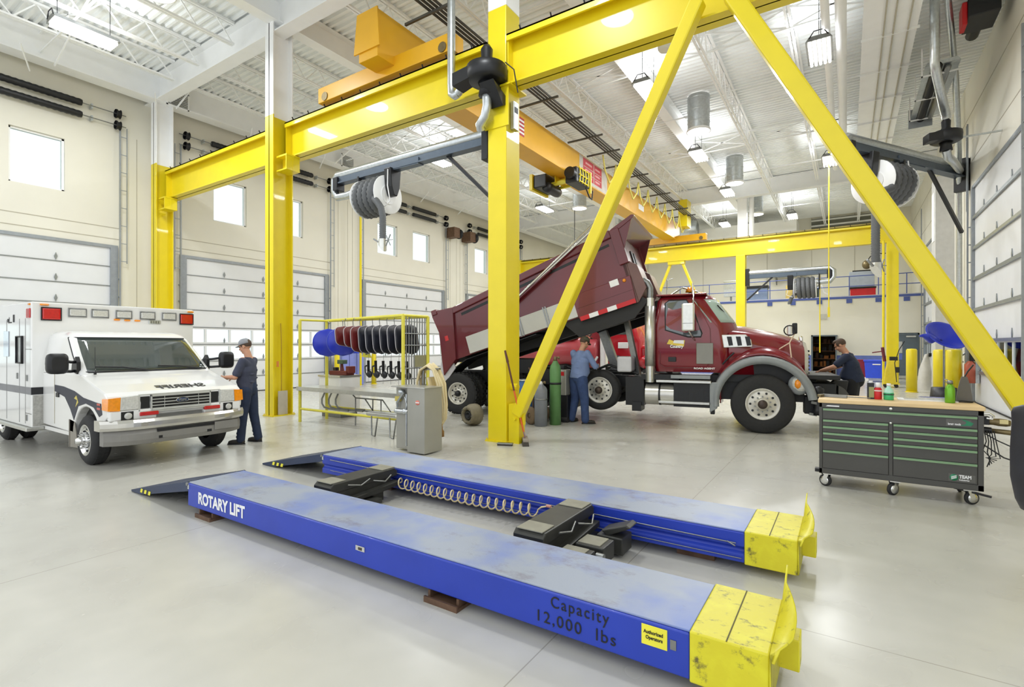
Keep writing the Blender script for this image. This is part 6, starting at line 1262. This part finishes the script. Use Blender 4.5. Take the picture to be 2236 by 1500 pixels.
def person(label, loc, rz, s, J, shirt, trouser, sleeve, hair, cap=None, handk=None, belly=.0, g=1.):
    t = thing('person', label, 'person', loc, rz); v = lambda k: Vector(J[k]) * s
    up = v('neck') - v('pelvis'); fw = Vector((1, 0, 0))
    hd = v('head'); face = Vector(J.get('face', (1, 0, 0))).normalized(); hu = (hd - v('neck')).normalized(); fr = (face - hu * face.dot(hu)).normalized(); sdv = hu.cross(fr)
    m = MB()
    HM = Matrix.Translation(hd) @ Matrix((fr, sdv, hu)).transposed().to_4x4()
    m.M = HM
    q = s
    m.ball((-.012 * q, 0, .035 * q), (.098 * q, .077 * q, .095 * q), 20); m.ball((.022 * q, 0, -.03 * q), (.07 * q, .06 * q, .075 * q), 18); m.ball((.05 * q, 0, -.085 * q), (.036 * q, .036 * q, .027 * q), 14)
    limb(m, (.085 * q, 0, .012 * q), (.106 * q, 0, -.022 * q), .010 * q, .015 * q, 8); m.ball((.078 * q, 0, .032 * q), (.02 * q, .055 * q, .013 * q), 12)
    m.ball((.084 * q, 0, -.052 * q), (.014 * q, .026 * q, .012 * q), 10)
    for e_ in (-1, 1): m.ball((-.008 * q, e_ * .079 * q, .0), (.024 * q, .011 * q, .034 * q), 10); m.ball((.055 * q, e_ * .042 * q, -.028 * q), (.03 * q, .022 * q, .028 * q), 10)
    m.M = None
    limb(m, v('neck') - hu * .05 * s, hd - hu * .05 * s, .062 * s, .056 * s)
    P_, C_ = v('pelvis'), v('chest')
    limb(m, P_, P_.lerp(C_, .5), .095 * s, .09 * s); limb(m, P_.lerp(C_, .5), C_, .09 * s, .085 * s)
    for e_ in 'LR':
        limb(m, v('sh' + e_), C_, .05 * s, .075 * s)
        chain(m, [v('sh' + e_), v('el' + e_), v('wr' + e_)], [.058 * s, .044 * s, .03 * s])
        chain(m, [v('hip' + e_), v('kn' + e_), v('an' + e_)], [.07 * s, .05 * s, .038 * s])
        d_ = (v('wr' + e_) - v('el' + e_)).normalized(); hk = (handk or {}).get(e_, {})
        hand(m, v('wr' + e_), hk.get('d', d_), hk.get('n', (0, 0, -1)), s, hk.get('curl', .5), hk.get('m', 1 if e_ == 'L' else -1))
    body = m.fuse('body', SKIN, t, .0068, 2)
    m = MB(); W2 = .15
    sd2 = (v('shL') - v('shR')).normalized()
    fwc = sd2.cross(C_ - P_).normalized()
    rings = []
    for f_, w_, dp, off in ((-.16, .168, .122, 0), (0, .172, .13, .005), (.3, .165, .13 + belly, .01 + belly), (.6, .172, .125 + belly * .5, .01 + belly * .5), (.85, .19, .122, .0), (1.02, .185, .11, -.005), (1.16, .12, .09, -.01), (1.24, .068, .066, -.005)):
        c = P_ + (C_ - P_) * f_ + fwc * off * s
        if f_ > 1.05: c = P_ + (C_ - P_) * 1.02 + (v('neck') - (P_ + (C_ - P_) * 1.02)) * ((f_ - 1.02) / .24)
        rings.append([c + (sd2 * cos(a) * abs(cos(a)) ** -.15 * w_ * g + fwc * sin(a) * dp * g) * s if abs(cos(a)) > 1e-3 else c + fwc * sin(a) * dp * s for a in [2 * pi * k / 24 + .01 for k in range(24)]])
    m.loft(rings)
    for e_ in 'LR':
        a, b, c = v('sh' + e_), v('el' + e_), v('wr' + e_)
        limb(m, a - Vector((0, 0, .015)) * s, C_.lerp(a, .35), .066 * s, .1 * s)
        if sleeve == 'short': limb(m, a - Vector((0, 0, .012)) * s, a.lerp(b, .78), .068 * s, .068 * s)
        else: chain(m, [a, b, b.lerp(c, .55 if sleeve == 'rolled' else .95)], [.068 * s, .058 * s, .048 * s])
    for k in range(5): c = P_.lerp(C_, .1 + .2 * k); m.ball(c + fwc * (-.1) * s * g + sd2 * (.06 if k % 2 else -.06) * s, (.03 * s, .07 * s, .012 * s), 8)
    sh = m.fuse('shirt', shirt, t, .011, 2)
    m = MB()
    limb(m, P_ + Vector((0, 0, -.02)) * s, P_ + Vector((0, 0, .06)) * s, .14 * s, .132 * s)
    for e_ in 'LR':
        h_, k_, a_ = v('hip' + e_), v('kn' + e_), v('an' + e_); limb(m, h_, P_, .105 * s, .125 * s)
        chain(m, [h_, h_.lerp(k_, .5), k_, k_.lerp(a_, .5), a_ + Vector((0, 0, -.01)) * s], [.108 * s * g, .095 * s * g, .078 * s * g, .07 * s * g, .067 * s * g])
        for q_ in (.15, .3, .75, .9): m.ball(k_.lerp(a_, q_) + Vector((.02, 0, 0)) * s, (.065 * s, .07 * s, .018 * s), 10)
    m.fuse('trousers', trouser, t, .011, 2)
    for e_ in 'LR':
        a_ = v('an' + e_); ft = Vector(J.get('toe' + e_, (1, 0, 0))).normalized(); m = MB()
        limb(m, (a_.x, a_.y, .045 * s), Vector((a_.x, a_.y, .04 * s)) + ft * .12 * s, .042 * s, .04 * s); limb(m, Vector((a_.x, a_.y, .04 * s)) + ft * .12 * s, Vector((a_.x, a_.y, .034 * s)) + ft * .17 * s, .042 * s, .034 * s); limb(m, (a_.x, a_.y, .05 * s), (a_.x, a_.y, .12 * s), .045 * s, .05 * s); m.ball(Vector((a_.x, a_.y, .045 * s)) - ft * .03 * s, .042 * s, 10)
        m.fuse('boot', SHOE, t, .009, 2)
        b2 = MB(); dq = ft * .07 * s; b2.loft([[Vector((a_.x, a_.y, z)) + dq + ft * .145 * s * cos(q_) + Vector((-ft.y, ft.x, 0)) * .048 * s * sin(q_) for q_ in [2 * pi * k / 20 for k in range(20)]] for z in (0.0, .02 * s)]); b2.build('sole', BLK, t)
    m = MB(); m.M = HM
    m.ball((-.025 * q, 0, .045 * q), (.095 * q, .082 * q, .092 * q), 18)
    for e_ in (-1, 1): m.ball((.0, e_ * .066 * q, .035 * q), (.05 * q, .02 * q, .05 * q), 10)
    if not cap: m.ball((.03 * q, 0, .1 * q), (.06 * q, .06 * q, .04 * q), 12)
    m.fuse('hair', hair, t, .009, 1)
    m = MB(); m.M = HM
    for e_ in (-1, 1): m.ball((.083 * q, e_ * .03 * q, .012 * q), (.008 * q, .012 * q, .006 * q), 8)
    m.build('eyes', BLK, t); m = MB(); m.M = HM; m.ball((.097 * q, 0, -.053 * q), (.006 * q, .022 * q, .004 * q), 8); m.build('mouth', mat('lip', '#8f5348', .6) if 'lip' not in bpy.data.materials else bpy.data.materials['lip'], t)
    if cap:
        m = MB(); m.M = HM
        pr = [(.001, .142), (.05, .138), (.085, .11), (.1, .07), (.103, .045), (.095, .043)]
        m.lathe([(r_ * q, h_ * q) for r_, h_ in pr], (-.008 * q, 0, 0), n=24)
        bl = [[(x * q, y * q, (.048 - .012 * abs(y / .075) ** 2 - (x - .07) * .15) * q) for x in (.06, .1, .16 - .05 * abs(y / .075) ** 2)] for y in [(-.075 + .15 * k / 8) for k in range(9)]]
        c_ = m.build('cap', cap, t); m = MB(); m.M = HM; m.loft(bl, cap=False, closed=False); m.build('cap_brim', cap, c_, solid=.008)
    return t, body, sh
base = dict(pelvis=(0, 0, .95), chest=(0, 0, 1.28), neck=(0, 0, 1.49), head=(.02, 0, 1.65), shL=(0, .185, 1.42), shR=(0, -.185, 1.42), hipL=(0, .095, .90), hipR=(0, -.095, .90),
            knL=(.02, .11, .49), knR=(.02, -.11, .49), anL=(-.02, .12, .09), anR=(-.02, -.12, .09))
# man beside the van, turned to face its hood
J = dict(base); J.update(elL=(.10, .24, 1.14), elR=(.10, -.24, 1.14), wrL=(.34, .12, 1.13), wrR=(.34, -.14, 1.12), knL=(.03, .12, .49), anL=(.06, .13, .09), knR=(-.04, -.11, .49), anR=(-.12, -.11, .09), head=(.05, 0, 1.65), face=(1, 0, -.28), toeL=(1, .1, 0), toeR=(1, -.25, 0))
pL, bL, sL = person('man in grey cap and charcoal shirt standing at the corner of the white van', (-9.0, 5.1, 0), R(214), 1.045, J, NAVYSH, JEAN, 'short', HAIR, CAPG, {'L': dict(n=(0, -1, -.3), curl=.7), 'R': dict(n=(0, 1, -.3), curl=.9)}, .02)
MB().box(.128, .14, .06, .12, 1.36, 1.4).build('name_patch', INKW, pL); MB().lathe([(0, 0), (.035, 0), (.03, .006), (0, .006)], (.04, .272, 1.37), (0, 1, .1), 14).build('shoulder_patch', mat('orange_patch', '#c07a5a', .7), pL)
o = thing('work_cloth', 'dark cloth held in the hands of the man at the van', 'cloth', (-9.39, 4.83, 1.155), R(34)); MB().ball((0, .0, 0), (.11, .07, .05), 12).ball((-.08, .02, -.02), (.06, .05, .03), 10).fuse('cloth', mat('dark_cloth', '#3a3e4c', .9), o, .012)
# man at the raised wheel, seen from behind
J = dict(base); J.update(pelvis=(0, 0, .95), chest=(.05, 0, 1.28), neck=(.09, 0, 1.48), head=(.16, 0, 1.62), shL=(.05, .215, 1.42), shR=(.05, -.215, 1.42), elL=(.2, .31, 1.16), elR=(.18, -.31, 1.15), wrL=(.42, .17, 1.2), wrR=(.40, -.15, 1.16), face=(1, 0, -.5), knL=(.03, .13, .49), anL=(-.04, .17, .09), knR=(.05, -.13, .49), anR=(.02, -.19, .09), toeR=(.9, -.5, 0), toeL=(1, .2, 0))
pM, bM, sM = person('man in faded blue shirt and olive cap standing before the raised truck wheel', (-5.08, 10.50, 0), R(66), 1.11, J, SHIRTB, JEANB, 'rolled', HAIR, CAPO, {'L': dict(n=(0, -1, -.2), curl=.9), 'R': dict(n=(0, 1, -.2), curl=.9)}, .03, 1.17)
o = thing('work_lamp', 'white inspection light with a thin cord held by the man at the raised wheel', 'lamp', (-4.91, 10.95, 1.32), R(66)); MB().cyl((-.06, 0, -.05), (.12, 0, .16), .028, n=12).build('body', INKW, o); MB().tube([(-.06, 0, -.05), (.02, .02, -.1), (.1, .02, -.02), (.12, .0, -.3)], .008, 6).build('cord', INKW, o)
fs_ = MB().tube([(.16, -.1, 1.95), (.3, -.12, 2.0), (.36, 0, 1.96), (.3, .12, 2.0), (.16, .1, 1.95)], .008, 6).tube([(.2, -.1, 1.97), (.34, -.1, 1.9), (.34, .1, 1.9), (.2, .1, 1.97)], .008, 6).build('face_shield', STEEL, pM)
# man leaning over the truck's front hitch
J = dict(base); J.update(pelvis=(-.05, 0, .95), chest=(.04, 0, 1.27), neck=(.12, 0, 1.47), head=(.2, 0, 1.6), shL=(.07, .19, 1.41), shR=(.07, -.19, 1.41), elL=(.26, .26, 1.2), elR=(.24, -.24, 1.2), wrL=(.5, .17, 1.11), wrR=(.48, -.12, 1.1), face=(1, 0, -.75))
p3, b3, s3 = person('man with short brown hair and navy polo leaning over the truck hitch', (.10, 12.80, 0), R(172), 1.09, J, mat('dark_navy_polo', '#20293f', .85, 0, .08, 12, bump=.2, bscale=25), mat('near_black_trousers', '#17181d', .85), 'short', HAIR, None, {'L': dict(n=(0, 0, -1), curl=.3), 'R': dict(n=(0, 0, -1), curl=.3)}, .05, 1.12)
# ================================================================ tall-door side and far floor items
for x, y, lab, h in ((2.02, 24.2, 'slim yellow bollard in front of the grey personnel door', 1.63), (2.62, 22.2, 'yellow bollard under the blue drain pan, nearer to the slim one', 1.62), (2.75, 20.6, 'yellow bollard directly behind the green water bottle', 1.63)): bollard(x, y, h, lab, .17 if y > 24 else .2)
t = thing('oil_drain', 'big blue drain pan raised on a thin stand by the yellow bollards', 'drain pan', (2.4, 19.7, 0))
rings = []
for r_, z in ((.06, 1.62), (.1, 1.68), (.45, 1.82), (.78, 2.05), (.82, 2.07), (.8, 2.1), (.72, 2.06), (.4, 1.86), (.05, 1.72)):
    rings.append([(r_ * cos(a) * (1 + .0), r_ * sin(a), z) for a in [2 * pi * k / 40 for k in range(40)]])
pan = MB(); PMX = Matrix.Translation((0, 0, 1.98)) @ Matrix.Rotation(R(48), 4, Vector((.84, .54, 0))) @ Matrix.Scale(.66, 4) @ Matrix.Translation((0, 0, -1.9)); pan.M = PMX; pan.loft(rings, cap=False)
pan.lathe([(.3, 1.79), (.33, 1.77), (.36, 1.81)], n=30).build('pan', PLBL, t)
spt = MB(); spt.M = PMX; spt.tube([(-.4, -.28, 1.8), (-.66, -.44, 1.98), (-.86, -.55, 2.03), (-.95, -.6, 1.98)], [.2, .16, .07, .04], 10).build('spout', PLBL, t); MB().cyl((0, 0, .1), (0, 0, 1.75), .025, n=10).build('stem', STEEL, t); MB().lathe([(0, 0), (.32, 0), (.34, .1), (.3, .5), (0, .52)], n=24).build('reservoir', BLK, t)
MB().tube([(-.92, .1, 1.88), (-1.05, .2, 1.6), (-1.15, .3, 1.2), (-1.1, .3, .6)], .012, 6).build('hose', BLK, t)
t = thing('plastic_sheeting', 'pile of clear sheeting and white rods against the jamb beside the slim bollard', 'sheeting', (2.55, 25.6, 0)); MB().loft([[(-.25, -.1, 0), (.25, -.1, 0), (.25, .15, 0), (-.25, .15, 0)], [(-.2, -.1, .8), (.22, -.1, .8), (.2, .1, .8), (-.18, .1, .8)], [(-.02, -.1, 1.4), (.15, -.1, 1.45), (.15, .0, 1.45), (0, .0, 1.4)]]).build('sheet', mat('hazy_sheet', '#d6d4cd', .3), t); MB().bar((.2, -.12, 0), (.32, -.1, 1.5), .05, .05).bar((.3, -.14, 0), (.15, -.1, 1.3), .04, .04).build('rod', INKW, t); MB().box(.1, .3, -.2, 0, 1.32, 1.45).build('clamp', BLK, t)
t = thing('wall_cylinder', 'salmon pink cylinder hung by the tall door behind the bottle bollard', 'cylinder', (3.1, 20.4, .62)); MB().lathe([(0, 0), (.14, 0), (.14, .55), (.06, .66), (0, .66)], n=20).build('body', mat('salmon_red', '#c8674e', .4), t); MB().box(-.03, .12, -.06, .06, .66, .95).build('handle', BLK, t); MB().box(.1, .19, -.1, .1, 0, 1.6).build('wall_plate', GALV, t)
# blue and red tubs by the far wall
t = thing('recycling_bin', 'bright blue square bin before the blue wall band', 'bin', (1.12, 30.2, 0)); t.scale = (.7, .7, .74); MB().loft([[(-.6 * k, -.5 * k, z), (.6 * k, -.5 * k, z), (.6 * k, .5 * k, z), (-.6 * k, .5 * k, z)] for z, k in ((.25, .88), (1.3, 1.0))], sm=False).build('tub', BINB, t, bevel=.03); MB().box(-.65, .65, -.55, .55, 1.3, 1.42).build('lid', BINB, t, bevel=.03); MB().cyl((-.5, -.4, .14), (-.5, .4, .14), .14, n=14).cyl((.5, -.4, .14), (.5, .4, .14), .14, n=14).build('wheel', INKW, t); MB().box(-.15, .3, -.52, -.5, 1.1, 1.17).build('label_strip', INKW, t)
t = thing('waste_bin', 'dark red tub standing beside the bright blue bin, nearer the man in navy', 'bin', (.52, 30.6, 0)); t.scale = (.7, .7, .74); MB().loft([[(-.45 * k, -.4 * k, z), (.45 * k, -.4 * k, z), (.45 * k, .4 * k, z), (-.45 * k, .4 * k, z)] for z, k in ((.0, .85), (1.35, 1.0))], sm=False).build('tub', mat('dark_red_plastic', '#8c1a2e', .45), t, bevel=.03); MB().box(-.48, .48, -.42, .42, 1.35, 1.42).build('rim', bpy.data.materials['dark_red_plastic'], t, bevel=.02)
t = thing('janitor_cart', 'yellow cleaning cart with black fittings in front of the far column', 'cart', (1.5, 26.5, 0)); t.scale = (.82, .82, .9); MB().prism([(-.28, .15), (.32, .15), (.36, 1.25), (-.1, 1.25), (-.22, .7)], -.3, .3, 'y').build('body', mat('cart_yellow', '#d6c02a', .5), t, bevel=.03); MB().box(-.02, .3, -.28, .2, 1.25, 1.42).build('wringer', BLK, t); MB().box(.2, .37, -.32, -.3, .7, .95).build('cart_label', BLK, t); MB().bar((-.22, 0, 1.2), (-.32, -.1, 1.85), .1, .1).bar((-.75, -.1, 1.6), (-.25, -.1, 1.68), .05, .05).build('mop', mat('mop_maroon', '#6e2630', .7), t)
for x in (-.2, .25): MB().cyl((x, -.25, .08), (x, .25, .08), .08, n=14).build('wheel', RUB, t)
tag(MB().cyl((-.62, 24.5, 3.2), (-.62, 24.5, 10.29), .022, n=8).box(-.66, -.58, 24.46, 24.54, 2.9, 3.3).build('pendant_cable', YEL), 'thin yellow pendant cable hanging above the tool cabinet bottles', 'cable')
tag(MB().cyl((-1.1, 28.9, 1.4), (-1.1, 28.9, 5.2), .024, n=8).build('pendant_cable', YEL), 'short yellow pendant cable hanging below the small distant hose reel', 'cable')
tag(MB().cyl((1.35, 28.0, .0), (1.35, 28.0, 6.4), .05, n=8).build('yellow_pipe', YEL), 'thin yellow pipe beside the far column at the mezzanine end', 'pipe')
t = thing('wall_hook_rack', 'grey pressure hose hooks on the jamb of the tall door behind the bollards', 'hook', (3.2, 21.6, 0)); MB().tube([(-.05, 0, 1.5), (-.2, 0, 1.35), (-.1, 0, 1.2)], .03, 8).build('hook', STEEL, t); MB().box(-.05, .09, -.06, .06, 0, 2.2).build('post', TRACK, t)
